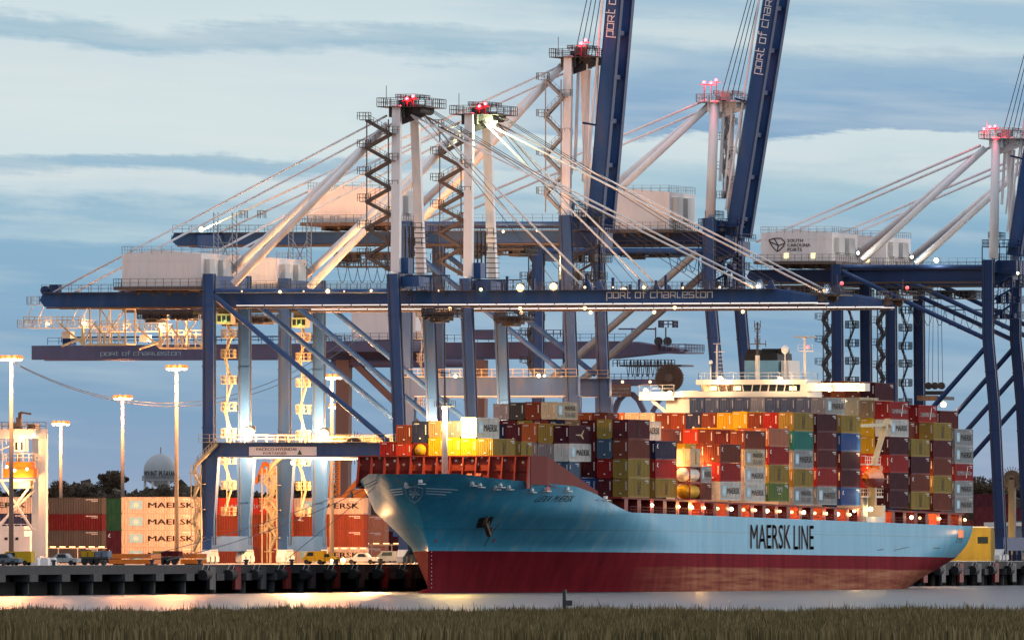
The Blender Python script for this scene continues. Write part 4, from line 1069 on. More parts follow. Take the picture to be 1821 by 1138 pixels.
B14 = [750.5, 782, 814, 845, 876, 907.5]
col(14, 0, B14, ['olive:V', 'maroon', 'brown', 'olive:V', 'brown'])
col(14, 1, [719.5, 751, 782], ['red:H', 'rbrown'])
B15 = [762, 793, 824, 854.5, 883, 911]
col(15, 0, B15, ['grey:M', 'grey:M', 'red:H', 'grey:M', 'grey:M'])
col(15, 1, [729.5, 762, 793], ['dred', 'bgrey'])
for r_ in range(2, 5): col(15, r_, [731, 762], ['brown']); 
for b_ in (12, 13, 14, 15):
    for r_ in range(6, 12): pass

# ---- yard stacks: long sides across the quay
def ystack(px, d, tiers, L=12.9, ground=None, group='containers stacked in the yard', where=''):
    z0 = QZ
    q = atd(px, 900, d)
    for i, it in enumerate(tiers):
        it = it.split(':'); c = it[0]; tx = it[1] if len(it) > 1 else ''
        if c != '-':
            lvl = ['on the ground', 'second tier', 'third tier', 'fourth tier', 'fifth tier'][i]
            container((q.x, q.y, z0 + i * 2.62), c, tx, L, 2.59, f"{COL[c][1]} yard container, {lvl}, {where}", group, rotz=-math.pi / 2, doors=0)
Y1, Y2, Y3 = 'x', 'x', 'x'
ystack(216, 2303, ['peach:M', 'peach:M', 'peach:M', 'peach:M'], where='stack behind the fourth light mast from the left')
ystack(50, 2330, ['ygrey', 'ygrey:L', 'dred', 'ygrey:L'], 12.3, where='stack right of the yard gantry crane')
ystack(188, 2370, ['maroon:L', 'maroon:L', 'dgreen:E', 'dgreen:E'], 3.1 * 2, where='narrow stack beside the tall pine')
ystack(-80, 2300, ['brown', 'navy', 'navy:L', 'peach:M'], 12.6, where='stack inside the yard gantry crane')
ystack(383, 2340, ['brown', 'rbrown', 'rbrown', 'bred:H'], 12.4, where='stack behind the nearest crane legs')
ystack(522, 2345, ['peach:M', 'brown', 'brown:L', 'peach:M'], 11.8, where='stack behind the second crane legs')
ystack(446, 2480, ['peach', 'orange', 'rbrown', 'salmon'], 7.5, where='stack between the two nearest cranes')
ystack(622, 2420, ['salmon', 'salmon', 'salmon', 'pgrey'], 6, where='stack just left of the bow')
ystack(655, 2480, ['maroon', 'maroon', 'bgrey', 'bgrey'], 10, where='stack seen under the bow flare')
ystack(355, 2560, ['orange', 'orange', 'salmon', 'peach'], 12.2, where='stack at the foot of the nearest crane stairs')
ystack(1732, 2900, ['rbrown', 'maroon', 'maroon', 'maroon', 'dmaroon'], 7, where='stack at the stern of the ship')
ystack(1785, 2950, ['brown', 'rbrown', 'bgrey', 'maroon'], 10, where='stack at the far right of the quay')
ystack(1690, 3050, ['rbrown', 'orange', 'brown', 'brown'], 10, where='stack behind the stern of the ship')
# ================================================================== CRANES
def ship_to_shore(s):
    """one quay crane; s holds photo-traced points of its near frame and its sizes"""
    N, W = s['N'], s['W']; g1, g2 = N + W / 2 - 3.3, N + W / 2 + 3.3; F = N + W
    A = lambda px, py, dy=0: at(px, py, N + dy)
    bl, wh = s.get('paint', 'blue'), s.get('white', 'white')
    root = thing(s['name'], s['label'], 'crane', (A(s['W'+'x'][0][0], 600).x, N, QZ), 'ship-to-shore container cranes')
    Lz = A(*s['Lx'][0]).x; Wz = A(*s['Wx'][0]).x
    def zat(py): return A(s['Lx'][0][0], py).z
    # legs
    for dy in (0, W):
        for key, nm in (('Lx', 'leg'), ('Wx', 'leg')):
            pts = [A(px, py) + Vector((0, dy, 0)) for px, py in s[key]]
            mb = MB(); lw = s.get('lw', 1.7)
            for a, b in zip(pts, pts[1:]):
                mb.bar(a, b, lw, 1.45)
                n_ = max(1, int((a - b).length / 8.5))
                for i in range(n_): c_ = a.lerp(b, (i + .5) / n_); mb.bar(c_ - (b - a).normalized() * .09, c_ + (b - a).normalized() * .09, lw + .16, 1.6)
            lg_ = mb.build(nm, bl, root)
            tr_ = MB()
            for a, b in zip(pts, pts[1:]): tr_.bar(a + Vector((-lw * .32, -.80, 0)), b + Vector((-lw * .32, -.80, 0)), .12, .1).bar(a + Vector((lw / 2 + .1, .2, 0)), b + Vector((lw / 2 + .1, .2, 0)), .1, .25)
            tr_.build('cable_tray', 'grime', lg_)
    yb = s['sill']; zs_ = (zat(yb) - .0)
    for key in ('Lx', 'Wx'):
        p_ = A(*s[key][-1]); x = p_.x
        MB().bar((x, N - 1.5, QZ + 3.1), (x, F + 1.5, QZ + 3.1), 1.5, 2.3, (0, 0, 1)).build('sill_beam', bl, root)
        for dy in (0, W):
            bg = MB()
            for e in (-3.4, -.9, 1.6):
                bg.box(x - .5, N + dy + e, QZ + .35, x + .5, N + dy + e + 1.7, QZ + 1.15)
                for q in (.4, 1.3): bg.tube((x - .35, N + dy + e + q, QZ + .42), (x + .35, N + dy + e + q, QZ + .42), .38, 10)
            bg.hexa([(x - .5, N + dy - 3, QZ + 1.15), (x + .5, N + dy - 3, QZ + 1.15), (x + .5, N + dy + 3, QZ + 1.15), (x - .5, N + dy + 3, QZ + 1.15), (x - .8, N + dy - 1.6, QZ + 2.2), (x + .8, N + dy - 1.6, QZ + 2.2), (x + .8, N + dy + 1.6, QZ + 2.2), (x - .8, N + dy + 1.6, QZ + 2.2)])
            bg.build('bogie', 'palewhite', root)
    # portal beams with walkway rails
    if 'portal' in s:
        y0, y1 = s['portal']
        for dy in (0, W):
            a, b = A(s['px0'], (y0 + y1) / 2), A(s['px1'], (y0 + y1) / 2); h_ = A(s['px0'], y0).z - A(s['px0'], y1).z
            a.y += dy; b.y += dy
            pb = MB().bar(a, b, h_, 1.3).build('portal_beam', s.get('pcol', bl), root)
            zt__ = a.z + h_ / 2
            MB().box(a.x + .2, N + dy - .66, a.z - h_ / 2 - .14, b.x - .2, N + dy + .66, a.z - h_ / 2 - .02).build('lit_flange_edge', 'palewhite', pb)  # pale paint carries the lit lower edge of the beam
            MB().box(a.x - .5, N + dy - 1.6, zt__ + .02, b.x, N + dy - .68, zt__ + .1).rail((a.x - .5, N + dy - 1.55, zt__ + .1), (b.x, N + dy - 1.55, zt__ + .1), step=1.7, t=.07).build('railing', 'hazard', pb)
        for key in ('Lx', 'Wx'):
            for dy in (0, W):
                p_ = A(s[key][0][0], y1); xk = A(*s[key][1]).x
                MB().hexa([(xk - .85, N + dy - .73, QZ + 4.2), (xk + .75, N + dy - .73, QZ + 4.2), (xk + .75, N + dy + .73, QZ + 4.2), (xk - .85, N + dy + .73, QZ + 4.2), (xk - 1.1, N + dy - .74, p_.z - .02), (xk + 1.6, N + dy - .74, p_.z - .02), (xk + 1.6, N + dy + .74, p_.z - .02), (xk - 1.1, N + dy + .74, p_.z - .02)]).build('leg_foot', bl, root)
    # cross beams and tie beams
    yt = s['Lx'][0][1]
    for key in ('Lx', 'Wx'):
        p_ = A(*s[key][0]); MB().bar((p_.x, N + .75, p_.z - 1.2), (p_.x, F - .75, p_.z - 1.2), 1.3, 1.9, (0, 0, 1)).build('cross_beam', bl, root)
    if 'tie' in s:
        x0, x1, y_, r_ = s['tie']
        for dy in (0, W):
            a, b = A(x0, y_), A(x1, y_); a.y += dy; b.y += dy
            tb = MB().tube(a, b, r_, 12).build('tie_beam', bl, root, smooth=False)
            if dy == 0: MB().rail(a + Vector((0, 0, r_)), b + Vector((0, 0, r_)), step=1.6, t=.05).build('railing', 'walk', tb)
    for (xa, ya, xb, yb_, r_) in s.get('braces', []):
        for dy in (0, W):
            a, b = A(xa, ya), A(xb, yb_); a.y += dy; b.y += dy
            MB().tube(a, b, r_, 12).build('brace', s.get('bracecol', bl), root)
    # A-frame
    (mx0, my0), (mx1, my1) = s['mast']; ins = s.get('inset', 5.5)
    for sg, dy0, dy1 in ((1, 2.4, ins - 1), (-1, W - 2.4, W - ins + 1)):
        a = A(mx0, my0, 2.4); a.y = N + dy0; b = A(mx1, my1, ins - 1); b.y = N + dy1
        if s.get('round'): MB().tube(a, b, .82, 16, .78).build('mast', wh, root, smooth=True)
        else: MB().bar(a, b, 1.35, 1.2, w1=1.3, d1=1.0).build('mast', wh, root)
    ap = A(mx1, my1, ins); ax, az_ = ap.x, ap.z; ay0, ay1 = N + ins - 1, F - ins + 1
    mb = MB().box(ax - 1.0, ay0, az_ - 1.8, ax + 1.5, ay1, az_ - .3)
    for dx in (1.5, 3.0): mb.tube((ax + dx, ay0 + 1, az_ - .6), (ax + dx, ay1 - 1, az_ - .6), .75, 14)
    mb.extr([(ax + .6, az_ - 2.9), (ax + 4.4, az_ - 1.6), (ax + 4.4, az_ - 1.2), (ax + .6, az_ - 1.0)], ay0 + 1.5, ay0 + 1.9)
    head = mb.build('apex_head', 'grime' if not s.get('round') else wh, root)
    mb = MB().box(ax - 2.6, ay0 - 1, az_ - .3, ax + 5, ay1 + 1, az_ - .18); mb.railbox(ax - 2.6, ay0 - 1, ax + 5, ay1 + 1, az_ - .18, h=1.3, step=1.1, t=.09)
    mb.box(ax + 1.0, ay0 + 1, az_ - .15, ax + 2.6, ay0 + 3, az_ + 1.3).box(ax - .6, ay0 + 4, az_ - .15, ax + .4, ay0 + 5, az_ + .9).railbox(ax - .2, ay0 + 1, ax + 3, ay1 - 1, az_ + 1.0, h=.7, step=.8, t=.09)
    mb.bar((ax - 1.4, ay0, az_), (ax - 1.4, ay0, az_ + 3.0), .08)
    mb.build('apex_platform', 'grime' if not s.get('round') else 'steel', root)
    for (px, py) in s['red']:
        q = A(px, py, ins - 1); rl_ = MB().ball(q, .30).build('red_warning_lamp', 'lampr', root)
        if q.z > az_ + .4: MB().bar((q.x, q.y, az_ - .2), (q.x, q.y, q.z - .3), .1).bar((q.x - .8, q.y, q.z - .35), (q.x + .8, q.y, q.z - .35), .1).build('lamp_post', 'oxide', rl_)
        point_light(q + Vector((0, -.6, 0)), 500, (1, .03, .05), root, .2)
    # back struts and stays
    for (x0, y0_, x1, y1_, r_, d0, d1) in s['struts']:
        MB().tube(A(x0, y0_, d0), A(x1, y1_, d1), r_, 14).build('back_strut' if r_ > .4 else 'back_stay', wh, root, smooth=True)
    # girders
    gx0, gx1, gy0, gy1 = s['girder']
    for i, gy in enumerate((g1, g2)):
        a, b = at(gx0, (gy0 + gy1) / 2, g1), at(gx1, (gy0 + gy1) / 2, g1); h_ = at(gx0, gy0, g1).z - at(gx0, gy1, g1).z
        a.y = b.y = gy
        mb = MB().extr([(a.x, a.z + h_ / 2), (a.x - .6, a.z - .1), (a.x + .2, a.z - h_ / 2), (b.x, a.z - h_ / 2), (b.x, a.z + h_ / 2)], gy - .55, gy + .55)
        gd = mb.build('girder', s.get('gcol', bl), root)
        MB().box(a.x + .5, gy - .75, a.z - h_ / 2 - .28, b.x, gy + .75, a.z - h_ / 2 - .03).build('trolley_rail', 'walk', gd)
        wk = MB(); yy_ = gy - 1.5 if i == 0 else gy + .6
        wk.box(a.x, yy_, a.z + h_ / 2 - .12, b.x, yy_ + .9, a.z + h_ / 2 - .02); wk.rail((a.x, yy_ + .05, a.z + h_ / 2), (b.x, yy_ + .05, a.z + h_ / 2), step=1.6, t=.06); wk.build('walkway', 'walk', gd)
    zg, hg = a.z, h_
    for x_ in (a.x + .5, (a.x + b.x) / 2, b.x - .6): MB().box(x_ - .5, g1 + .56, zg - hg / 2 + .2, x_ + .5, g2 - .56, zg + hg / 2 - .2).build('girder_tie', bl, root)
    if s.get('rear', True):
        mb = MB().tube((a.x - .2, g1 + .7, zg + hg / 2 + .3), (a.x - .2, g2 - .7, zg + hg / 2 + .3), .7, 12).box(a.x + .8, g1, zg + hg / 2, a.x + 2.2, g1 + 1.8, zg + hg / 2 + 1.2)
        mb.build('rear_sheave', 'darkblue', root)
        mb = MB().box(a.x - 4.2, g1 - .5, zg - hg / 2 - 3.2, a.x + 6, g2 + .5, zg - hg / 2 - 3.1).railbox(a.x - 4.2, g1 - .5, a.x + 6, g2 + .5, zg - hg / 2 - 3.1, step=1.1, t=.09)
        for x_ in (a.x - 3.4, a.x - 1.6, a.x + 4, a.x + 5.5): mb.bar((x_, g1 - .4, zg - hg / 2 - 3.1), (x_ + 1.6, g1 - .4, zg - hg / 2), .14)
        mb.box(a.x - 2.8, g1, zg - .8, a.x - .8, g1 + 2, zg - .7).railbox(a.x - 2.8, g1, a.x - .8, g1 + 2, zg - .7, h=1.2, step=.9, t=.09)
        mb.build('rear_maintenance_platform', 'palewhite' if s.get('litrear_paint') else 'walk', root)  # lamplight on the platform is put in as pale paint
    # machinery house
    hx0, hx1, hy0, hy1 = s['house']; a, b = A(hx0, hy0, 1.2), A(hx1, hy1, 1.2); hd = s.get('hd', W - 2.4)
    mb = MB().hexa([(a.x, N + 1.2, b.z), (b.x, N + 1.2, b.z), (b.x, N + 1.2 + hd, b.z), (a.x, N + 1.2 + hd, b.z), (a.x, N + 1.2, a.z), (b.x, N + 1.2, a.z), (b.x, N + 1.2 + hd, a.z), (a.x, N + 1.2 + hd, a.z)])
    mid = (N + 1.2 + hd / 2); mb.extr([(a.x, a.z), (b.x, a.z), (b.x, a.z + .05), ((a.x + b.x) / 2, a.z + .55), (a.x, a.z + .05)], N + 1.25, N + 1.15 + hd)
    hs = mb.build('machinery_house', 'cream', root)
    sm = MB()
    for k in range(1, 9): x_ = a.x + (b.x - a.x) * k / 9; sm.box(x_ - .02, N + 1.17, b.z, x_ + .02, N + 1.2, a.z)
    sm.box(a.x, N + 1.16, b.z + (a.z - b.z) * .78, b.x, N + 1.2, b.z + (a.z - b.z) * .79); sm.build('panel_seams', 'cream', hs)
    rb = MB(); rb.railbox(a.x, N + 1.2, b.x, N + 1.2 + hd, a.z + .05, h=1.1, step=1.5, t=.06); rb.build('roof_railing', 'steel', hs)
    for k in range(2): MB().box(b.x, N + 3 + 7 * k, b.z + 1.5, b.x + .8, N + 7 + 7 * k, a.z - .8).build('ventilator', 'palewhite', hs)
    pf = MB().box(a.x - 1, N, b.z - .55, b.x + 1, F - 1, b.z - .02); pf.railbox(a.x - 1, N, b.x + 1, F - 1, b.z, step=1.3, t=.07)
    for k in range(5): x_ = a.x + (b.x - a.x) * (k + .5) / 5; pf.box(x_ - .25, g1 - 1, b.z - 1.2, x_ + .25, g2 + 1, b.z - .55)
    pf.build('house_platform', 'walk', root)
    for (px, py) in s.get('housewin', []):
        q = A(px, py, 1.1); MB().box(q.x - .42, N + 1.13, q.z - .45, q.x + .42, N + 1.19, q.z + .45).build('lit_window', 'litwin', hs)
    # stairs zigzag
    def zig(name, xl, xr, ys, dy0, wd_, mat, par):
        mb = MB(); pr = None
        for i, y in enumerate(ys):
            px = xl if i % 2 == 0 else xr
            q = A(px, y, dy0)
            s2 = -1 if i % 2 == 0 else 1
            mb.box(q.x - .9, q.y, q.z - .1, q.x + .9, q.y + wd_, q.z); mb.railbox(q.x - .9 + .4 * s2, q.y, q.x + .9 + .4 * s2, q.y + wd_, q.z, h=1.1, step=.8, t=.08)
            if pr is not None:
                for o_ in (0, wd_): 
                    mb.bar(pr + Vector((0, o_, -.1)), q + Vector((0, o_, -.1)), .42, .10)
                mb.bar(pr + Vector((0, wd_ / 2, -.1)), q + Vector((0, wd_ / 2, -.1)), .25, wd_)
                mb.rail(pr, q, h=1.0, step=.8, t=.06)
            pr = q
        q0, q1 = A(xl, ys[0], dy0), A(xl, ys[-1], dy0)
        for xx in (q0.x + .2, A(xr, ys[0], dy0).x - .2): mb.bar((xx, q0.y, q0.z), (xx, q0.y, q1.z), .16)
        return mb.build(name, mat, par)
    for z in s.get('zigs', []): zig('stairway', z[0], z[1], z[2], z[3], z[4], z[5], root)
    # leg stairs: caged platforms stepping down the landside far leg
    if 'cage' in s:
        cx_, ys, cm = s['cage']; mb = MB(); lx = A(s['Lx'][0][0], 600).x
        pz = None
        for i, y in enumerate(ys):
            q = A(s['Lx'][0][0], y); xo = lx - 1.2; yo = F - 2.2
            mb.box(xo - 1.9, yo, q.z - .12, xo, yo + 2.2, q.z); mb.railbox(xo - 1.9, yo, xo, yo + 2.2, q.z, h=1.2, step=.7, t=.12)
            if pz is not None:
                a_, b_ = ((xo - 1.5, yo + .3, pz), (xo - .3, yo + .3, q.z)) if i % 2 else ((xo - .3, yo + .3, pz), (xo - 1.5, yo + .3, q.z))
                mb.bar(a_, b_, .10, .6); mb.rail(a_, b_, h=.9, step=.5, t=.07)
                mb.bar((xo - 1.0, yo, pz), (xo - 1.0, yo, q.z), .1)
            pz = q.z
        mb.build('leg_stairway', cm, root)
    # boom
    if s['boom'] == 'down':
        tx, ty = s['tip']
        for i, gy in enumerate((g1, g2)):
            t0 = at(gx1, gy0, g1); t1 = at(tx, ty, g1); bx = t0.x; z1 = zg + hg / 2; z0 = zg - hg / 2
            tp = at(tx - 70, 0, g1).x
            bm = MB().extr([(bx + .08, z0), (t1.x, z0 + .25), (t1.x + .4, z0 + 1.0), (tp, z1 + .0), (bx + .08, z1)], gy - .55, gy + .55).build('boom', bl, root)
            MB().box(bx, gy - .75, z0 - .28, t1.x, gy + .75, z0 - .03).build('trolley_rail', 'walk', bm)
            wk = MB(); yy_ = gy - 1.5 if i == 0 else gy + .6
            wk.rail((bx, yy_, z1), (tp, yy_, z1), step=1.6, t=.06).box(bx, yy_, z1 - .1, tp, yy_ + .9, z1 - .02).build('walkway', 'walk', bm)
            if i == 0:
                # name along the near side of the boom
                q_, L_ = port_logo(); a_, b_ = at(s['text'][0], s['text'][2], g1), at(s['text'][1], s['text'][2], g1); u_ = (b_.x - a_.x) / L_
                uz = s['text'][3] * (at(0, 0, g1).z - at(0, 1, g1).z)
                mb = MB()
                for k, quad_ in enumerate(q_): mb.quad(*[(a_.x + p.x * u_, gy - .60 - .004 * (k % 4), a_.z + p.y * uz) for p in quad_])
                mb.build('name_lettering', 'txtwhite', bm)
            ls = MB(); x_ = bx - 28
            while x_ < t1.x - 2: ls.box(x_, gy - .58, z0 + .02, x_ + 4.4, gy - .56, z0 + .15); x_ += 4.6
            ls.build('flange_glow', 'tube', bm)
        mb = MB(); x_ = t1.x
        mb.railbox(x_ - .5, g1 - .5, x_ + 4, g2 + .5, zg + .2, h=1.2, step=1.1, t=.08).box(x_ - .5, g1 - .5, zg + .05, x_ + 4, g2 + .5, zg + .2)
        for gy in (g1, g2): mb.tube((x_ + 1, gy - .3, zg - .2), (x_ + 1, gy + .6, zg - .2), .7, 12)
        mb.bar((x_ + 3.4, g1, zg), (x_ + 3.4, g1, zg + 3.2), .1); mb.build('tip_platform', 'walk', root)
        for k in range(4):
            x_ = at(gx1 + 50 + k * 60, 500, g1).x; MB().box(x_ - .6, g1 + .56, z0 + .3, x_ + .6, g2 - .56, z1 - .3).build('boom_tie', bl, root)
        for (sx_, st_) in s['stays']:
            e = at(sx_, gy0 - 3, g1)
            for gy, yo in ((g1, ins), (g2, W - ins)):
                pts_a = Vector((ax + 2.2, N + yo, az_ - 1.4)); pts_b = Vector((e.x, gy, e.z))
                MB().tube(pts_a, pts_b, .15, 8).build('forestay', wh, root, smooth=True)
                br = MB().extr([(e.x - .8, e.z - .3), (e.x + 1.2, e.z - .3), (e.x + .3, e.z + 1.7), (e.x - .1, e.z + 1.7)], gy - .3, gy + .3); br.build('stay_bracket', bl, root)
        hr = MB()
        for k in range(3): hr.tube((ax + 3.4, g1 + 1.2 * k, az_ + .2), (at(s['stays'][0][0] - 90 + 14 * k, gy0, g1).x, g1 + 1.2 * k, z1), .05, 5)
        for k in range(2): hr.tube((ax + 3.0, g1 + 1 + 2 * k, az_ - .8), (at(s['stays'][1][0] - 50 + 22 * k, gy0, g1).x, g1 + 1 + 2 * k, z1), .05, 5)
        hr.build('hoist_ropes', 'rope', root)
        # hanging posts along boom
        for k in range(7):
            x_ = at(903 + 47 * k + s.get('pdx', 0), 500, g1).x; MB().bar((x_, g1 - .3, z1), (x_, g1 - .3, z1 + 2.1 - (k % 3) * .3), .38).build('rope_support', 'darkblue', root)
    else:
        (bx0, by0), (bx1, by1), len_ = s['raise']; h0 = at(bx0, by0, g1); h1 = at(bx1, by1, g1); dr = (h1 - h0).normalized(); nrm = Vector((dr.z, 0, -dr.x))
        dep_ = s.get('bdepth', 2.1)
        for i, gy in enumerate((g1, g2)):
            a = Vector((h0.x, gy, h0.z)); b = a + dr * len_
            bm = MB().bar(a, b, dep_, 1.1).build('boom', s.get('bcol', 'blue'), root)
            sd = MB().bar(a + nrm * (dep_ / 2 + .16), b + nrm * (dep_ / 2 + .16), .3, 1.5); sd.build('trolley_rail', 'darkblue', bm)
            ll_ = MB().rail(a - nrm * (dep_ / 2) + Vector((0, -.6, 0)), b - nrm * (dep_ / 2) + Vector((0, -.6, 0)), step=2.2, h=.4); 
            ll_.build('ladder', 'darkblue', bm)
            if i == 0:
                q_, L_ = port_logo(); T0 = at(*s['btext'], g1); t0 = (T0 - h0).dot(dr); u_ = s['bu']; up_ = -nrm
                base = Vector((h0.x, gy - .60, h0.z)) + dr * t0; mb = MB()
                for k, quad_ in enumerate(q_): mb.quad(*[tuple(base + Vector((0, -.004 * (k % 4), 0)) + dr * (p.x * u_) + up_ * ((p.y - .45) * u_ * .95)) for p in quad_])
                mb.build('name_lettering', 'txtwhite', bm)
        for k in range(9):
            c_ = Vector((h0.x, (g1 + g2) / 2, h0.z)) + dr * (3 + k * (len_ - 6) / 8)
            MB().bar(c_ - Vector((0, (g2 - g1) / 2 - .56, 0)), c_ + Vector((0, (g2 - g1) / 2 - .56, 0)), .7, dep_ * .7, tuple(nrm)).build('boom_tie', 'darkblue', root)
        br = MB(); c_ = Vector((h0.x, g1, h0.z)) + dr * s.get('arm', 17); br.bar(c_, c_ - nrm * 3.4 + dr * .3, .32); br.build('stay_arm', 'darkblue', root)
        # folded forestays hang between apex and boom
        for k, gy in enumerate((g1, g2)):
            pa = Vector((ax + 3, gy, az_ - 1)); 
            MB().bar(Vector((h0.x, gy, h0.z)) + dr * 4 - nrm * 1.9, Vector((h0.x, gy, h0.z)) + dr * (len_ * .72) - nrm * 1.9, .30).build('forestay', wh, root)
            MB().bar(pa, Vector((h0.x, gy, h0.z)) + dr * 7 - nrm * 2.6, .26).build('forestay', wh, root)
            MB().bar(pa + Vector((-1.6, .4, -1)), (pa.x - 2.2, gy + .4, h0.z + 9), .42).build('hanging_link', wh, root)
        hr = MB()
        for k in range(4):
            hr.tube((ax + .6 + .7 * k, g1 + 1 + k * .8, az_), Vector((h0.x, g1 + 1 + k * .8, h0.z)) + dr * len_ * .96 - nrm * 1.6, .07, 4)
        hr.build('hoist_ropes', 'rope', root)
        mb = MB().box(h0.x - 2.8, g1 - 1.5, h0.z - 3.2, h0.x + .8, g2 + 1.5, h0.z - .8); mb.railbox(h0.x - 3.2, g1 - 2, h0.x + 1.6, g2 + 2, h0.z - .8, step=1.2, t=.08); mb.railbox(h0.x - 4.4, g1 - 1, h0.x - 2.6, g1 + 4, h0.z + 3, step=.8, t=.09).bar((h0.x - 3.5, g1, h0.z - 1), (h0.x - 3.5, g1, h0.z + 5), .2)
        mb.build('hinge_platform', 'darkblue', root)
    # festoon loops and trolley rig under the girder
    if 'festoon' in s:
        f0, f1, fy, n_, dp = s['festoon']; mb = MB()
        a, b = at(f0, fy, g1 - .9), at(f1, fy, g1 - .9)
        for k in range(n_):
            xa, xb = a.x + (b.x - a.x) * k / n_, a.x + (b.x - a.x) * (k + 1) / n_
            pts = [Vector((xa + (xb - xa) * i / 8, a.y + (k % 2) * .5, a.z - dp * (1 - (2 * i / 8 - 1) ** 2))) for i in range(9)]
            mb.path(pts, .055, 4)
        mb.bar(a, b, .2); mb.build('festoon_cable', 'rope', root)
    # trolleys and hanging machinery under the girders
    for (x0, x1, y0, y1) in s.get('trolleys', []):
        a, b = at(x0, y1, g1), at(x1, y0, g1); mb = MB()
        mb.box(a.x, g1 - .6, b.z - .5, b.x, g2 + .6, b.z - .15).box(a.x + .8, g1 + 1, b.z - 1.7, a.x + 2.6, g2 - 1, b.z - .5).box(b.x - 3, g1 + .5, b.z - 1.4, b.x - 1.2, g2 - .5, b.z - .5)
        mb.railbox(a.x, g1 - .6, b.x, g2 + .6, a.z, h=1.2, step=.9, t=.12).box(a.x, g1 - .6, a.z - .12, b.x, g2 + .6, a.z)
        n_ = max(2, int((b.x - a.x) / 1.8))
        for i in range(n_ + 1):
            x_ = a.x + (b.x - a.x) * i / n_
            for gy in (g1 - .5, g2 + .5): mb.bar((x_, gy, a.z), (x_, gy, b.z - .2), .13)
            if i < n_: mb.bar((x_, g1 - .5, a.z), (x_ + (b.x - a.x) / n_, g1 - .5, b.z - .2), .1)
        for i in range(4): mb.tube((a.x + (b.x - a.x) * (i + .5) / 4, g1 - .2, b.z - .9), (a.x + (b.x - a.x) * (i + .5) / 4, g1 + .3, b.z - .9), .45, 10)
        mb.build('trolley', 'grime', root)
    if s['boom'] == 'up':                    # the dense nest of platforms, stairs and housings round the boom hinge
        hx = s['raise'][0][0]; h0 = at(hx, s['raise'][0][1], g1); mb = MB(); r_ = random.Random(int(N))
        for k, dz in enumerate((-5.5, -8.3, -11.0, 1.6)):
            x0, x1 = h0.x - 4.6 - .6 * (k % 2), h0.x + 1.4 + .8 * (k == 0); mb.box(x0, g1 - 2.2, h0.z + dz - .12, x1, g1 + 2.5, h0.z + dz); mb.railbox(x0, g1 - 2.2, x1, g1 + 2.5, h0.z + dz, h=1.2, step=.9, t=.1)
            if dz < 0:
                mb.bar((x0 + .8, g1 - 1.8, h0.z + dz), (x1 - .8, g1 - 1.8, h0.z + dz + 2.7), .3, .8); mb.rail((x0 + .8, g1 - 2.2, h0.z + dz), (x1 - .8, g1 - 2.2, h0.z + dz + 2.7), h=1, step=.7, t=.08)
                for j in range(3): q_ = x0 + .4 + j * 1.7; mb.box(q_, g1 - .5, h0.z + dz, q_ + .5 + .6 * r_.random(), g1 + 1.4, h0.z + dz + .7 + 1.4 * r_.random())
            for x_ in (x0, x1): mb.bar((x_, g1 - 2.2, h0.z + dz), (x_, g1 - 2.2, h0.z - .8), .16)
        for j in range(5): mb.bar((h0.x - 4 + j * 1.2, g1 - 1, h0.z - 11), (h0.x - 3.6 + j * 1.3, g1 - 1, h0.z + 2), .14)
        mb.build('hinge_stairs', 'darkblue' if N > 350 else 'grime', root)
    # lamps
    for (px, py, dy, kind, pw, rr) in s.get('lamps', []):
        q = A(px, py, dy); mt, lc = {'w': ('lampw', (1, .52, .22)), 'c': ('lampc', (1, .93, .75)), 'g': ('lampg', (.93, 1, .6)), 'o': ('lampo', (1, .45, .16))}[kind]
        fl_ = MB().ball(q, rr, 12, 8).build('floodlight', mt, root, smooth=True); MB().box(q.x - rr * .8, q.y + rr * .5, q.z + rr * .3, q.x + rr * .8, q.y + rr * 1.4, q.z + rr * 1.2).build('housing', 'grime', fl_)
        if pw: point_light(q + Vector((0, -rr - .2, 0)) if dy < 3 else q + Vector((0, rr * 1.8, .1)), pw, lc, root, rr)
    return root, dict(N=N, W=W, g1=g1, g2=g2, A=A, zg=zg, hg=hg, Lx=A(s['Lx'][0][0], 600).x, Wx=A(s['Wx'][0][0], 600).x)

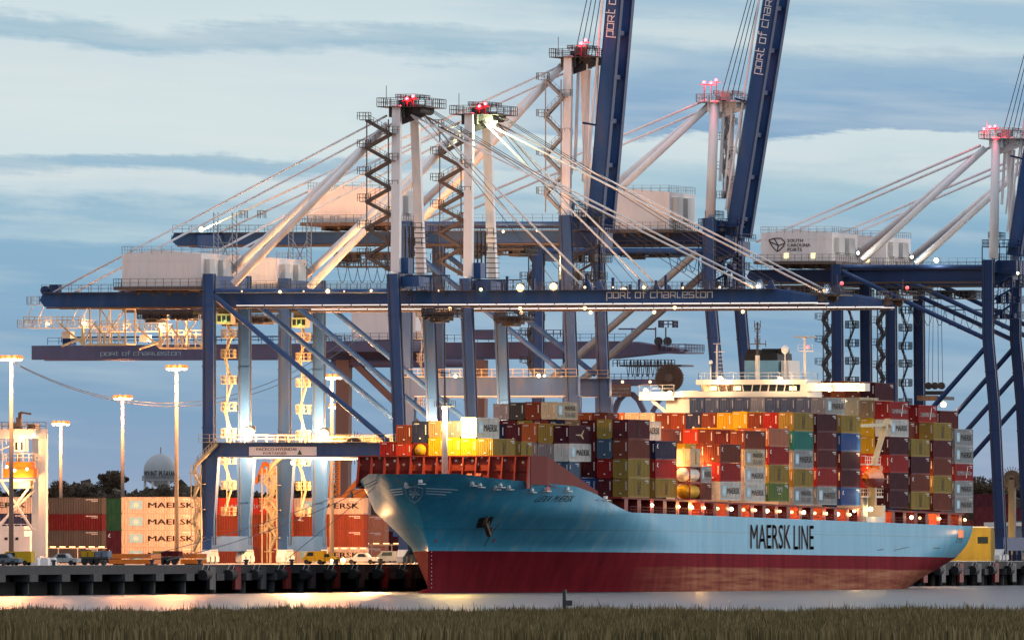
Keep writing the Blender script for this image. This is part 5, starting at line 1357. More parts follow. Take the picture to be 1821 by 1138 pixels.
C1 = dict(name='container_crane', label='nearest white and blue quay crane with lowered boom and maker sign on its portal', N=202.3, W=18.5,
  Lx=[(372, 487), (372, 815), (373, 968)], Wx=[(699, 487), (711, 780), (722, 985)], sill=952, portal=(787, 812), px0=364, px1=728, tie=(383, 690, 517.5, .34),
  braces=[(379, 525, 690, 785, .42)], mast=((704, 485), (706, 188)), red=[(735, 172), (724, 176)],
  struts=[(690, 222, 415, 505, .60, 5.5, .3), (690, 222, 386, 505, .60, 13, 18.2), (688, 206, 95, 520, .17, 6, 6), (706, 216, 132, 520, .17, 12.5, 12.5)],
  girder=(79, 735, 520, 546), house=(217, 358, 452, 509), boom='down', tip=(1450, 520), text=(1081, 1269, 530, 9.6), stays=[(1350, 0), (1043, 0)],
  litrear_paint=True, festoon=(720, 800, 490, 5, 3.2), trolleys=[(246, 345, 553, 566), (752, 800, 553, 563)],
  zigs=[(650, 693, [213, 238, 262, 286, 310, 334, 358, 381, 405, 430, 455, 480], 3.0, 1.2, 'walk')], cage=(405, [560, 597, 633, 680, 728, 775, 823, 868, 915], 'hazard'),
  lamps=[(498, 519, -.6, 'w', 60, .24), (612, 518, -.6, 'w', 0, .12), (540, 518, -.6, 'w', 0, .12), (430, 518, -.6, 'w', 0, .12), (1040, 511, 4.9, 'w', 0, .2), (1090, 511, 4.9, 'w', 0, .14), (1280, 511, 4.9, 'w', 0, .18), (583, 518, -.6, 'w', 90, .34), (660, 517, -.6, 'w', 60, .2), (925, 512, 4.9, 'w', 900, .6), (984, 510, 4.9, 'w', 900, .6), (855, 515, 4.9, 'g', 300, .26),
         (1145, 511, 4.9, 'w', 300, .26), (1214, 512, 4.9, 'w', 0, .18), (1347, 509, 4.9, 'w', 300, .26), (780, 517, 4.9, 'w', 0, .14), (443, 769, 12, 'w', 48000, .85), (742, 776, 12, 'w', 42000, .4), (150, 575, 5.4, 'w', 1400, .35), (85, 576, 5.4, 'w', 600, .25)])  # waterside portal floodlight is added to brighten the far legs
r1, g = ship_to_shore(C1)
A1 = g['A']
MB().ball(A1(1497, 504, 9), .3).build('red_warning_lamp', 'lampr', r1)
# floodlights added under boom and portal of the nearest crane, lighting containers and legs
for px, pw in ((800, 12000), (925, 26000), (1040, 26000), (1200, 26000)):
    q = at(px, 556, g['N'] + 9.2); q.z = g['zg'] - g['hg'] / 2 - .5
    MB().ball(q, .3, 10, 6).build('floodlight', 'lampw', r1); point_light(q - Vector((0, 0, .9)), pw, (1, .46, .16), r1, .4, 84, q + Vector((0, 31, -38)))
for px, dy, pw in ((520, 1.5, 26000), (540, 16, 26000)):
    q = A1(px, 822, dy); MB().ball(q, .3, 10, 6).build('floodlight', 'lampc', r1); point_light(q - Vector((0, 0, .7)), pw, (1, .52, .22), r1, .4)
# cab, trolley rig, elevator, cable reel and lower stairs of the nearest crane
def crane_extras(root, A, N, g1, g2):
    def lat_frame(x0, x1, y0, y1, dy, w=.2, extra=True):
        mb = MB(); P = [A(x0, y0, dy), A(x1, y0, dy), A(x1, y1, dy), A(x0, y1, dy)]
        D = Vector((0, 5, 0))
        for a, b in zip(P, P[1:] + P[:1]): mb.bar(a, b, w); mb.bar(a + D, b + D, w)
        for p in P: mb.bar(p, p + D, w)
        mb.bar(P[0], P[2], w * .7).bar(P[1], P[3], w * .7); return mb
    mb = lat_frame(178, 223, 549, 612, 6)
    mb.rail(A(150, 614, 6), A(223, 614, 6), h=1.9, step=1.1, t=.16); mb.bar(A(105, 574, 6), A(147, 612, 6), .28); mb.bar(A(147, 576, 6), A(147, 612, 6), .34); mb.bar(A(147, 613, 6), A(223, 613, 6), .28)
    mb.bar(A(147, 612, 6), A(168, 575, 6), .2).bar(A(160, 549, 6), A(160, 612, 6), .2).bar(A(168, 575, 6), A(195, 612, 6), .2); mb.rail(A(42, 576, 6), A(150, 576, 6), h=1.1, step=.9, t=.12)
    mb.rail(A(150, 595, 11), A(223, 595, 11), h=1.2, step=1.0, t=.12); mb.bar(A(110, 615, 6), A(150, 600, 6), .3)
    mb.build('trolley_access_frame', 'hazard', root)
    MB().box(A(110, 600, 7).x, N + 7, A(110, 600).z, A(125, 585, 7).x, N + 9, A(110, 588).z).build('trolley_cab', 'palewhite', root)
    q0, q1 = A(388, 576, 9), A(414, 558, 9)
    cab = MB().box(q0.x, N + 8, q0.z, q1.x, N + 10.4, q1.z).build('operator_cab', 'c_dgreen' if 0 else 'hazard', root)
    for k in range(3):
        a = q0.x + (q1.x - q0.x) * (.08 + .32 * k); MB().box(a, N + 7.95, q0.z + .35, a + (q1.x - q0.x) * .24, N + 7.99, q1.z - .3).build('window', 'glass', cab)
    MB().box(q0.x + .2, N + 8.4, q1.z + .02, q1.x - .2, N + 10, q1.z + 1.2).build('cab_mount', 'walk', root)
    point_light((q0.x + 1, N + 6.6, q0.z + .4), 120, (.75, 1, .35), root, .2)
    mb = MB()
    for x_ in (714, 721, 728, 735):
        mb.bar(A(x_, 404, 8), A(x_, 487, 8), .22).bar(A(x_, 404, 10.5), A(x_, 487, 10.5), .22)
    for y_ in range(404, 488, 9): mb.box(A(708, y_).x, N + 8, A(714, y_).z, A(727, y_).x, N + 10.5, A(714, y_).z + .1)
    for y_ in (410, 437): mb.rail(A(714, y_, 7.5), A(750, y_, 7.5), step=1.1, t=.1)
    mb.build('lift_tower', 'grime', root)
    MB().box(A(709, 486, 3).x, N + 3, A(709, 486).z, A(726, 458, 3).x, N + 5.6, A(709, 458).z).build('electrical_cabin', 'blue', root)
    MB().box(A(714, 512, 2).x, N + 2, A(714, 509).z, A(745, 490, 2).x, N + 5, A(714, 491).z).build('electrical_cabin', 'blue', root)
    # masthead light towers near the machinery house
    mb = MB()
    for x_ in (380, 388, 413, 421):
        mb.bar(A(x_, 500, 16), A(x_, 378, 16), .12)
    for y_ in range(380, 500, 8): mb.bar(A(380, y_, 16), A(388, y_ + 8, 16), .07).bar(A(413, y_, 16), A(421, y_ + 8, 16), .07)
    mb.bar(A(388, 418, 16), A(413, 470, 16), .14).bar(A(413, 418, 16), A(388, 470, 16), .14).bar(A(388, 432, 16), A(413, 432, 16), .14)
    for x_ in (380, 413): mb.railbox(A(x_ - 8, 378).x, N + 15.5, A(x_ + 2, 378).x, N + 17, A(x_, 384).z, step=.6, t=.09)
    mb.build('lattice_mast', 'steel', root)
    rc = A(628, 796, 2); mb = MB(); rr = 2.5
    for k in range(30):
        a = 2 * math.pi * k / 30; mb.bar((rc.x + .4 * math.cos(a), rc.y, rc.z + .4 * math.sin(a)), (rc.x + rr * math.cos(a), rc.y, rc.z + rr * math.sin(a)), .09)
    mb.tube((rc.x, rc.y + .1, rc.z), (rc.x, rc.y + .6, rc.z), rr * .62, 24); mb.tube((rc.x, rc.y - .3, rc.z), (rc.x, rc.y + .7, rc.z), .5, 12)
    mb.build('cable_reel', 'walk', root)
    a, b = A(443, 810, -.75), A(563, 794, -.75)
    sb = MB().box(a.x, N - .80, a.z, b.x, N - .68, b.z).build('maker_sign', 'cream', root)
    def tx(txt, x0, x1, y0, y1, mat, bold=.0):
        vs, fs = glyphs(txt, bold); p0, p1 = A(x0, y1, -.82), A(x1, y0, -.82); mb = MB(); mb.v = [(p0.x + (p1.x - p0.x) * u_, N - .83, p0.z + (p1.z - p0.z) * v_) for u_, v_ in vs]; mb.f = list(fs); mb.build('lettering', mat, sb)
    tx('PACECO-HYUNDAI', 456, 527, 796, 801, 'txtbrown', .01); tx('PORTAINER', 468, 510, 803.5, 808, 'txtbrown', .0)
    q = A(533, 808, -.82); mb = MB(); w_ = .09; mb.v = [(q.x - .38, N - .83, q.z), (q.x + .38, N - .83, q.z), (q.x, N - .83, q.z + .75)]; mb.f = [(0, 1, 2)]; mb.build('lettering', 'c_dgreen', sb)
    # stair down the outside of the landside portal corner
    mb = MB(); p0, p1 = A(386, 790, -1.6), A(352, 824, -1.6)
    mb.bar(p0, p1, .35, 1.0); mb.rail(p0, p1, step=.6, t=.08); y_ = 835; sgn = 1
    pr = p1
    for y_ in (840, 860, 885, 905, 930, 955, 980):
        q = A(344 if sgn > 0 else 356, y_, -1.6); mb.bar(pr, q, .2, .9); mb.rail(pr, q, step=.5, t=.08); mb.box(q.x - .7, q.y - .5, q.z - .1, q.x + .7, q.y + .5, q.z); pr = q; sgn = -sgn
    for x_ in (340, 347, 357): mb.bar(A(x_, 826, -1.6), A(x_, 1000, -1.6), .14)
    mb.build('corner_stairway', 'hazard', root)
crane_extras(r1, A1, g['N'], g['g1'], g['g2'])
# second crane: the same make, further along
kids = {}
for c in SC.objects:
    if c.parent: kids.setdefault(c.parent.name, []).append(c)
r2 = copy_tree(r1, (0, 39.6, 0), None, kids)
r2['label'] = 'second quay crane with green-lit lamp at its apex and lowered boom behind the first'
q = at(876, 220, 241.9 + 6); MB().ball(q, .55).build('floodlight', 'lampg', r2); point_light(q + Vector((0, -1.2, -.2)), 3200, (.95, 1, .5), r2, .4)

C3 = dict(name='container_crane', label='tall quay crane with white stair mast and raised blue boom, third from the left', N=300.9, W=18.5, lw=1.75,
  Lx=[(722, 393), (722, 700), (722, 968)], Wx=[(1005, 383), (1016, 640), (1026, 985)], sill=952, portal=(671, 704), px0=716, px1=1030, tie=(735, 1000, 398, .34),
  braces=[(735, 448, 1003, 664, .42)], mast=((1007, 385), (1011, 100)), inset=5.5, red=[(1042, 72), (1034, 78)],
  struts=[(1000, 117, 752, 390, .58, 5.5, .3), (1000, 117, 722, 390, .58, 13, 18.2), (992, 120, 345, 416, .17, 6, 6), (1010, 128, 385, 416, .17, 12.5, 12.5)],
  girder=(312, 1060, 414, 436), house=(548, 690, 338, 395), boom='up', **{'raise': ((1057, 404), (1092, 0))}, btext=(1083, 66), bu=1.08, bdepth=2.1, arm=16,
  festoon=(600, 705, 474, 6, 2.6), rear=False, trolleys=[(596, 690, 446, 474), (810, 935, 440, 452)], cage=(700, [480, 520, 560, 600, 640, 680, 720], 'steel'), zigs=[(968, 1000, [142, 172, 207, 241, 276, 310, 345, 378], 3.0, 1.2, 'steel')],
  lamps=[(358, 408, 4, 'g', 900, .42), (895, 412, -.4, 'w', 150, .22), (955, 410, -.4, 'w', 150, .18), (810, 669, -1.8, 'g', 120, .3), (958, 668, -1.8, 'c', 120, .3), (968, 668, -1.8, 'c', 0, .2)])
C3['raise'] = ((1057, 404), (1092, 0), 62)
r3, g3 = ship_to_shore(C3)
A3 = g3['A']
MB().box(A3(338, 440).x, g3['N'] + 4, A3(338, 440).z, A3(380, 440).x, g3['N'] + 8, A3(338, 417).z).railbox(A3(288, 430).x, g3['N'] + 5, A3(338, 430).x, g3['N'] + 12, A3(288, 431).z, step=1).build('rear_winch_box', 'blue', r3)
mb = MB(); c0_ = A3(985, 470, 8)
cb = MB().box(A3(977, 490).x, g3['N'] + 6, A3(977, 472).z, A3(997, 450).x, g3['N'] + 8.6, A3(977, 452).z).build('operator_cab', 'palewhite', r3)
MB().box(A3(979, 470).x, g3['N'] + 5.96, A3(979, 468).z, A3(990, 450).x, g3['N'] + 5.99, A3(979, 458).z).build('window', 'glass', cb)
MB().box(A3(975, 490).x, g3['N'] + 6, A3(977, 503).z, A3(999, 450).x, g3['N'] + 8.6, A3(977, 474).z).build('cab_skirt', 'steel', r3)
point_light(A3(985, 478, 4.5), 900, (1, .95, .5), r3, .3)

C4 = dict(name='container_crane', label='quay crane with round white masts, glowing red apex and raised boom, fourth from left', N=385.0, W=18.5, lw=1.75, round=True,
  Lx=[(957, 440), (957, 700), (957, 968)], Wx=[(1260, 388), (1262, 520), (1276, 680), (1290, 985)], sill=952, tie=(965, 1250, 446, .45),
  braces=[(1240, 448, 962, 690, .62)], bracecol='steel', mast=((1263, 388), (1271, 180)), inset=6, red=[(1252, 147), (1265, 148), (1274, 143)],
  struts=[(1262, 187, 1035, 400, .58, 6, .3), (1262, 187, 1008, 400, .58, 12.5, 18.2), (1256, 178, 725, 403, .2, 6.5, 6.5), (1274, 186, 755, 408, .2, 12, 12)],
  girder=(735, 1290, 415, 438), gcol='darkblue', house=(1062, 1190, 343, 408), boom='up', btext=(1338, 130), bu=1.05, bdepth=2.05, bcol='blue', arm=22,
  rear=False, zigs=[(938, 952, [448, 472, 496, 520, 545, 570, 595, 620, 645, 670], .5, 1.2, 'grime'), (1284, 1294, [196, 222, 248, 274, 300, 326, 352], 8.0, 1.2, 'steel')], trolleys=[(1105, 1190, 442, 456)], festoon=(1190, 1290, 456, 6, 2.6), lamps=[(1283, 673, -2, 'w', 300, .2)])
C4['raise'] = ((1303, 420), (1370, 0), 62)
r4, g4 = ship_to_shore(C4)
C5 = dict(name='container_crane', label='dark navy quay crane at the right with lettered machinery house and red-lit apex', N=569.6, W=20, lw=1.8, paint='darkblue', round=True,
  Lx=[(1488, 470), (1490, 700), (1490, 968)], Wx=[(1757, 462), (1757, 600), (1768, 720), (1781, 985)], sill=952, tie=(1500, 1750, 475, .42),
  braces=[(1500, 484, 1752, 602, .42), (1755, 615, 1500, 905, .45)], mast=((1767, 460), (1771, 245)), inset=6, red=[(1750, 230), (1760, 226), (1770, 225)],
  struts=[(1752, 264, 1534, 463, .60, 6, .3), (1752, 264, 1512, 463, .60, 13, 19), (1744, 259, 1345, 430, .24, 6.5, 6.5), (1762, 262, 1370, 430, .24, 12.5, 12.5)],
  girder=(1335, 1800, 480, 502), gcol='darkblue', house=(1353, 1480, 415, 464), housewin=[(1398, 455), (1446, 455)], boom='up', btext=(1830, 200), bu=1, bcol='blue', rear=False, trolleys=[(1360, 1440, 506, 520), (1560, 1640, 508, 524)],
  festoon=(1600, 1700, 545, 5, 3.4), cage=(1460, [548, 580, 613, 645, 680, 715, 750], 'grime'),
  zigs=[(1462, 1474, [528, 548, 568, 588, 608, 628, 648, 668, 690, 712], 1.0, 1.4, 'grime')],
  lamps=[(1665, 463, -.8, 'c', 900, .45), (1526, 450, -.8, 'c', 400, .3), (1810, 486, 1, 'c', 200, .25)])
C5['raise'] = ((1803, 455), (1866, 50), 58)
r5, g5 = ship_to_shore(C5)
A5 = g5['A']; N5 = g5['N']
hs5 = [o for o in SC.objects if o.parent == r5 and o.name.startswith('machinery_house')][0]
def h5text(txt, x0, x1, y0, y1, bold=.012):
    vs, fs = glyphs(txt, bold); a, b = A5(x0, y1, 1.1), A5(x1, y0, 1.1); mb = MB(); mb.v = [(a.x + (b.x - a.x) * u_, N5 + 1.10, a.z + (b.z - a.z) * v_) for u_, v_ in vs]; mb.f = list(fs); mb.build('lettering', 'txtblack', hs5)
h5text('SOUTH', 1400, 1428, 425, 431); h5text('CAROLINA', 1400, 1441, 433, 439); h5text('PORTS', 1400, 1426, 441, 447)
sp_ = [(1367, 427), (1377, 424), (1389, 424), (1396, 431), (1393, 438), (1385, 446), (1381, 447), (1373, 438), (1367, 427)]
mb = MB()
for line in (sp_, [(1369, 430), (1384, 437), (1395, 433)], [(1377, 425), (1384, 437), (1382, 446)]):
    for a_, b_ in zip(line, line[1:]): mb.bar(A5(*a_, 1.08), A5(*b_, 1.08), .16, .04)
mb.build('state_emblem', 'txtblack', hs5)
kids = {}
for c in SC.objects:
    if c.parent: kids.setdefault(c.parent.name, []).append(c)
r6 = copy_tree(r5, (0, 38, 0), None, kids)
r6['label'] = 'farthest navy quay crane, its machinery house half hidden behind the white struts of its neighbour'

# far crane, older and reddish, boom lying level behind the others
NF = 430
AF = lambda px, py, dy=0: at(px, py, NF + dy)
r7 = thing('low_profile_crane', 'old purple-brown crane whose long level boom runs behind all the others', 'crane', (AF(615, 900).x, NF, QZ))
a, b = AF(40, 626), AF(1100, 626)
bm = MB().extr([(a.x, AF(40, 639).z), (a.x, AF(40, 614).z), (AF(1100, 0).x, AF(40, 610).z), (AF(1195, 0).x, AF(40, 624).z), (AF(1195, 0).x, AF(40, 630).z), (AF(1060, 0).x, AF(40, 639).z)], NF + 5, NF + 7.5).build('boom', 'purple', r7)
MB().extr([(a.x, AF(40, 640).z), (a.x, AF(40, 614).z), (AF(1100, 0).x, AF(40, 610).z), (AF(1195, 0).x, AF(40, 626).z), (AF(1060, 0).x, AF(40, 640).z)], NF + 12, NF + 14).build('boom', 'purple', r7)
q_, L_ = port_logo(); p0, p1 = at(179, 632, NF + 4.9), at(321, 632, NF + 4.9); u_ = (p1.x - p0.x) / L_; mb = MB()
for k, qd in enumerate(q_): mb.quad(*[(p0.x + p.x * u_, NF + 4.93 - .004 * (k % 4), p0.z + p.y * u_ * .62) for p in qd])
mb.build('name_lettering', 'emblem', bm)
mb = MB().rail((a.x + 3, NF + 4.6, AF(0, 613).z), (AF(1100, 0).x, NF + 4.6, AF(0, 610).z), h=1.2, step=2, t=.08).rail((AF(95, 0).x, NF + 4.6, AF(0, 600).z), (AF(590, 0).x, NF + 4.6, AF(0, 600).z), h=.1, step=9, t=.12)
mb.box(AF(95, 0).x, NF + 5, AF(0, 613).z, AF(110, 0).x, NF + 8, AF(0, 601).z).rail((AF(95, 0).x, NF + 4.5, AF(0, 609).z), (AF(600, 0).x, NF + 4.5, AF(0, 609).z), h=.8, step=2.2, t=.1)
mb.build('walkway', 'darkblue', r7)
for x_, w_ in ((612, 2.3), (852, 2.6)):
    for dy in (0, 18):
        MB().bar(AF(x_, 640, dy), AF(x_ - 3, 990, dy), w_, 2.0).build('leg', 'rustleg', r7)
for dy in (0, 18): 
    MB().bar(AF(625, 640, dy), AF(760, 770, dy), 1.0).build('brace', 'rustleg', r7)
    MB().bar(AF(590, 790, dy), AF(870, 790, dy), 2.4).build('portal_beam', 'rustleg', r7)
MB().tube(AF(590, 646, 0), AF(860, 646, 0), .7, 12).build('tie_beam', 'purple', r7)
h7 = MB().box(AF(628, 0).x, NF - 1, AF(0, 607).z, AF(742, 0).x, NF + 16, AF(0, 552).z).build('machinery_house', 'cream', r7)
MB().box(AF(575, 0).x, NF - 3, AF(0, 628).z, AF(745, 0).x, NF + 17, AF(0, 609).z).railbox(AF(575, 0).x, NF - 3, AF(745, 0).x, NF + 17, AF(0, 608).z, step=1.5, t=.08).build('house_platform', 'purple', r7)
MB().box(AF(842, 0).x, NF - 1, AF(0, 607).z, AF(880, 0).x, NF + 6, AF(0, 590).z).railbox(AF(838, 0).x, NF - 1, AF(1000, 0).x, NF + 3, AF(0, 603).z, step=1.2, t=.08).build('winch_cabin', 'purple', r7)
mb = MB().railbox(AF(1165, 0).x, NF + 3, AF(1210, 0).x, NF + 15, AF(0, 628).z, step=1, t=.12).box(AF(1165, 0).x, NF + 3, AF(0, 632).z, AF(1210, 0).x, NF + 15, AF(0, 629).z)
for x_ in (1166, 1184): mb.bar(AF(x_, 612, 4), AF(x_, 582, 4), .2)
mb.railbox(AF(1163, 0).x, NF + 3, AF(1188, 0).x, NF + 6, AF(0, 587).z, step=.8, t=.16).bar(AF(1124, 612, 4), AF(1124, 583, 4), .2).bar(AF(1100, 585, 4), AF(1165, 585, 4), .25); mb.build('tip_platform', 'purple', r7)
for x_ in (1171, 1187): MB().tube(AF(x_, 607, 4), AF(x_, 607, 6), .75, 14).build('sheave', 'grime', r7)
mb = MB()
for k in range(12):
    xa, xb = AF(1100 + k * 6, 0).x, AF(1106 + k * 6, 0).x
    mb.path([Vector((xa + (xb - xa) * i / 8, NF + 5 + (k % 3) * .6, AF(0, 645).z - 2.6 * (1 - (2 * i / 8 - 1) ** 2))) for i in range(9)], .07, 4)
mb.rail(AF(1090, 652, 4), AF(1200, 652, 4), step=1.2, t=.12).box(AF(1090, 0).x, NF + 4, AF(0, 655).z, AF(1200, 0).x, NF + 12, AF(0, 652).z)
for k in range(9): mb.bar(AF(1098 + k * 12, 640, 5), AF(1098 + k * 12, 652, 5), .2)
mb.build('festoon_cable', 'grime', r7)
rc = AF(1190, 672, -4); mb = MB()
for k in range(34):
    a_ = 2 * math.pi * k / 34; mb.bar((rc.x, rc.y, rc.z), (rc.x + 2.55 * math.cos(a_), rc.y, rc.z + 2.55 * math.sin(a_)), .10)
mb.tube((rc.x, rc.y + .15, rc.z), (rc.x, rc.y + .5, rc.z), 2.35, 30).tube((rc.x, rc.y - .3, rc.z), (rc.x, rc.y + .6, rc.z), .75, 14); mb.build('cable_reel', 'walk', r7)
mb = MB().box(AF(1088, 0).x, NF - 3, AF(0, 690).z, AF(1215, 0).x, NF - 1, AF(0, 678).z).rail(AF(1080, 677, -3), AF(1215, 677, -3), step=1.2, t=.1)
pts = [AF(x_, y_, -2) for x_, y_ in ((1092, 733), (1100, 712), (1112, 700), (1124, 700), (1136, 712), (1146, 733))]
for p_, q2 in zip(pts, pts[1:]): mb.bar(p_, q2, .8, 1.0)
mb.bar(AF(1160, 733, -2), AF(1176, 705, -2), .7); mb.build('base_arch', 'purple', r7)
sg = MB().box(AF(1089, 0).x, NF - 3.3, AF(0, 709).z, AF(1131, 0).x, NF - 3.05, AF(0, 687).z).build('load_sign', 'rustleg', r7)
for i, tx_ in enumerate(('SINGLE CONTAINER', 'OR TWENTY FOOTERS', '40 TONS')):
    vs, fs = glyphs(tx_, .01); p0, p1 = AF(1091, 694 + i * 6.5), AF(1129 - (14 if i == 2 else 0), 689.5 + i * 6.5); mb = MB(); mb.v = [(p0.x + (p1.x - p0.x) * u2, NF - 3.34, p0.z + (p1.z - p0.z) * v2) for u2, v2 in vs]; mb.f = list(fs); mb.build('lettering', 'txtwhite', sg)
for px_, py_ in ((1107, 679), (1156, 679)): q = AF(px_, py_, -4); MB().ball(q, .26).build('floodlight', 'lampw', r7)

# spreader hanging from the farthest crane over the ship
q = at(1664, 700, 600); sp = thing('spreader', 'dark container spreader hanging on wires above the ship near the lit stern crane lamp', 'spreader', q)
mb = MB().box(q.x - 1.7, q.y - 1, q.z - .2, q.x + 1.7, q.y + 1, q.z + .5)
for dx in (-1.2, 0, 1.2): mb.tube((q.x + dx, q.y - .8, q.z + 1.4), (q.x + dx, q.y - .2, q.z + 1.4), .65, 12)
mb.build('headblock', 'grime', sp)
MB().box(q.x - 1.9, q.y - 6, q.z - 1.1, q.x - 1.2, q.y + 6, q.z - .5).box(q.x + 1.2, q.y - 6, q.z - 1.1, q.x + 1.9, q.y + 6, q.z - .5).box(q.x - 1.9, q.y - 6.1, q.z - 1.3, q.x + 1.9, q.y - 5.6, q.z - .4).build('spreader_beam', 'grime', sp)
mb = MB()
for dx in (-1.4, -.6, .5, 1.3): mb.tube((q.x + dx, q.y, q.z + 1.5), (q.x + dx * .7, q.y, at(1664, 505, 600).z), .05, 4)
mb.build('hoist_wires', 'rope', sp)
l_ = at(1678, 719, 590); MB().ball(l_, .55).build('work_lamp', 'lampo', sp); point_light(l_ + Vector((0, -1.2, -.5)), 4200, (1, .42, .14), sp, .4)
# ================================================================== YARD
M['lamphalo'] = glow('lamp_halo_glow', (1, .30, .05), 1.1); M['lamphalo'].node_tree.nodes['Principled BSDF'].inputs['Base Color'].default_value = (.03, .01, .005, 1)  # orange halo of the mast lamps, put into glowing bowls
def light_mast(px, py, d, label, pw=26000, r_=.3):
    q = atd(px, py, d); t_ = thing('light_mast', label, 'light mast', (q.x, q.y, QZ), 'tall terminal light masts')
    MB().tube((q.x, q.y, QZ), (q.x, q.y, q.z), r_ * 1.3, 12, r_ * .8).build('pole', 'pole', t_, smooth=True)
    mb = MB().tube((q.x, q.y, q.z - .5), (q.x, q.y, q.z - .3), 1.1, 14)
    mb.bar((q.x - 1.4 * CS, q.y - 1.4 * SN, q.z - .2), (q.x + 1.4 * CS, q.y + 1.4 * SN, q.z - .2), .2)
    mb.build('lamp_ring', 'steel', t_)
    for k in range(8):
        a = 2 * math.pi * k / 8; e = (q.x + 1.35 * math.cos(a), q.y + 1.35 * math.sin(a), q.z - .25)
        lm_ = MB().ball((e[0], e[1], e[2] - .12), .40, 8, 6, .8).build('lamp', 'lampw', t_); MB().tube((e[0], e[1], e[2] - .1), (e[0], e[1], e[2] + .45), .62, 10, .3).build('halo_bowl', 'lamphalo', lm_)
    point_light((q.x + .6, q.y - 2.6, q.z - 1.2), pw * 2.0, (1, .36, .12), t_, 1.0)
    return t_
light_mast(20, 634, 2165, 'leftmost light mast, tall, with two bright lamp clusters at the edge of the view', 30000)
light_mast(108, 750, 2760, 'shortest-looking light mast, far off behind the grey containers')
light_mast(218, 704, 2560, 'light mast rising beside the tall pine and green containers')
light_mast(314, 651, 2280, 'light mast standing in front of the pale three-high container stack', 30000)
light_mast(590, 667, 2300, 'light mast seen between the legs of the two nearest cranes, upper lamp', 26000)
light_mast(600, 720, 2800, 'farther light mast whose lamp glows just below its neighbour between the crane legs', 26000)
# orange light spilling over the apron, the quay lamps of the picture
for k, (x, y, z, pw) in enumerate([(-60, -20, 28, 26000), (-55, 60, 28, 26000), (-60, 130, 28, 26000), (-70, 205, 28, 20000), (-75, 290, 28, 20000), (-60, 470, 28, 26000)]):
    t_ = thing('light_mast', 'light mast beyond the yard stacks, only its glow reaching the containers', 'light mast', (x - 60, y, QZ), 'tall terminal light masts') if False else None
for (px, py, d, pw) in ((1797, 858, 2800, 5000),):
    q = atd(px, py, d); o = MB().ball(q, .55).bar((q.x, q.y, QZ), (q.x, q.y, q.z), .2).build('yard_lamp', 'lampw', loc=(q.x, q.y, QZ)); tag(o, 'low orange lamp in front of the cable reel at the far right', 'lamp')
    l = bpy.data.lights.new('lamp_light', 'POINT'); l.energy = pw; l.color = (1, .5, .2); lo = bpy.data.objects.new('lamp_light', l); SC.collection.objects.link(lo); lo.location = (q.x + .5, q.y - 1.5, q.z)
# power lines sagging across the yard
rope(atd(20, 642, 2160), atd(640, 585, 2420), 9.0, 'overhead_cable', 'upper of the two sagging cables between the left light mast and the cranes', .055, 28, grp='sagging cables', cat='cable')
rope(atd(36, 652, 2160), atd(640, 600, 2420), 8.4, 'overhead_cable', 'lower of the two sagging cables between the left light mast and the cranes', .055, 28, grp='sagging cables', cat='cable')

# yard gantry crane at far left -------------------------------------
D1 = 2235
def B(px, py, dd=0): return atd(px, py, D1 + dd)
gt = thing('yard_gantry_crane', 'pale yard gantry crane holding an orange spreader over containers at the far left', 'gantry crane', (B(72, 900).x, B(72, 900).y, QZ))
for k, (x0, x1, dd) in enumerate(((-62, -44, 0), (70, 84, 0), (59, 70, 14), (-75, -60, 14))):
    a = B((x0 + x1) / 2, 996, dd); b = B((x0 + x1) / 2, 770, dd); MB().bar((a.x, a.y, QZ + 1), b, 1.15, 1.1).build('leg', 'palewhite', gt)
MB().bar(B(-70, 771), B(84, 771), 1.5, 1.2).build('top_beam', 'palewhite', gt); MB().bar(B(-75, 771, 14), B(70, 771, 14), 1.5, 1.2).build('top_beam', 'palewhite', gt)
mb = MB().rail(B(-30, 764, -1), B(82, 764, -1), step=1, t=.1).box(B(20, 0).x, B(20, 0).y, B(0, 764).z, B(34, 0).x, B(20, 0).y + 2, B(0, 752).z).box(B(48, 0).x, B(48, 0).y, B(0, 764).z, B(64, 0).x, B(48, 0).y + 2, B(0, 754).z)
mb.build('trolley', 'walk', gt)
MB().bar(B(34, 764), B(34, 742), .75).bar(B(36, 733), B(36, 745), .5).bar(B(36, 733), B(56, 736), .28).build('trolley_mast', 'walk', gt)
cb = MB().box(B(25, 0).x, B(25, 0).y, B(0, 803).z, B(45, 0).x, B(25, 0).y + 2, B(0, 776).z).build('operator_cab', 'palewhite', gt)
for x_ in (27.5, 38): MB().box(B(x_, 0).x, B(25, 0).y - .05, B(0, 800).z, B(x_ + 4.5, 0).x, B(25, 0).y - .01, B(0, 786).z).build('window', 'glass', cb)
MB().bar(B(33, 804), B(33, 822), .5).build('hoist_column', 'walk', gt)
sp = MB().box(B(6, 0).x, B(6, 0).y, B(0, 849).z, B(64, 0).x, B(6, 0).y + 2.4, B(0, 833).z).box(B(10, 0).x, B(10, 0).y, B(0, 833).z, B(60, 0).x, B(10, 0).y + 2, B(0, 821).z).build('spreader', 'orange', gt)
MB().box(B(20, 0).x, B(20, 0).y + .2, B(0, 868).z, B(56, 0).x, B(20, 0).y + 2, B(0, 855).z).build('power_pack', 'hazard', gt)
for px, py in ((12, 830), (26, 836), (48, 834), (60, 774)): MB().ball(B(px, py, -1), .25).build('work_lamp', 'lampc', gt)
point_light(B(34, 862, -2), 2600, (1, .42, .14), gt, .4); point_light(B(40, 790, -2), 1600, (1, .42, .14), gt, .4)  # lamp beside the cab has no fixture; added for an orange tone
mb = MB().bar(B(-40, 855), B(62, 853), .3).bar(B(62, 853), B(0, 935), .32).bar(B(0, 852), B(58, 942), .3).bar(B(62, 870, 2), B(-30, 960, 2), .3).bar(B(0, 942), B(66, 942), .25).bar(B(0, 800), B(25, 790), .2)
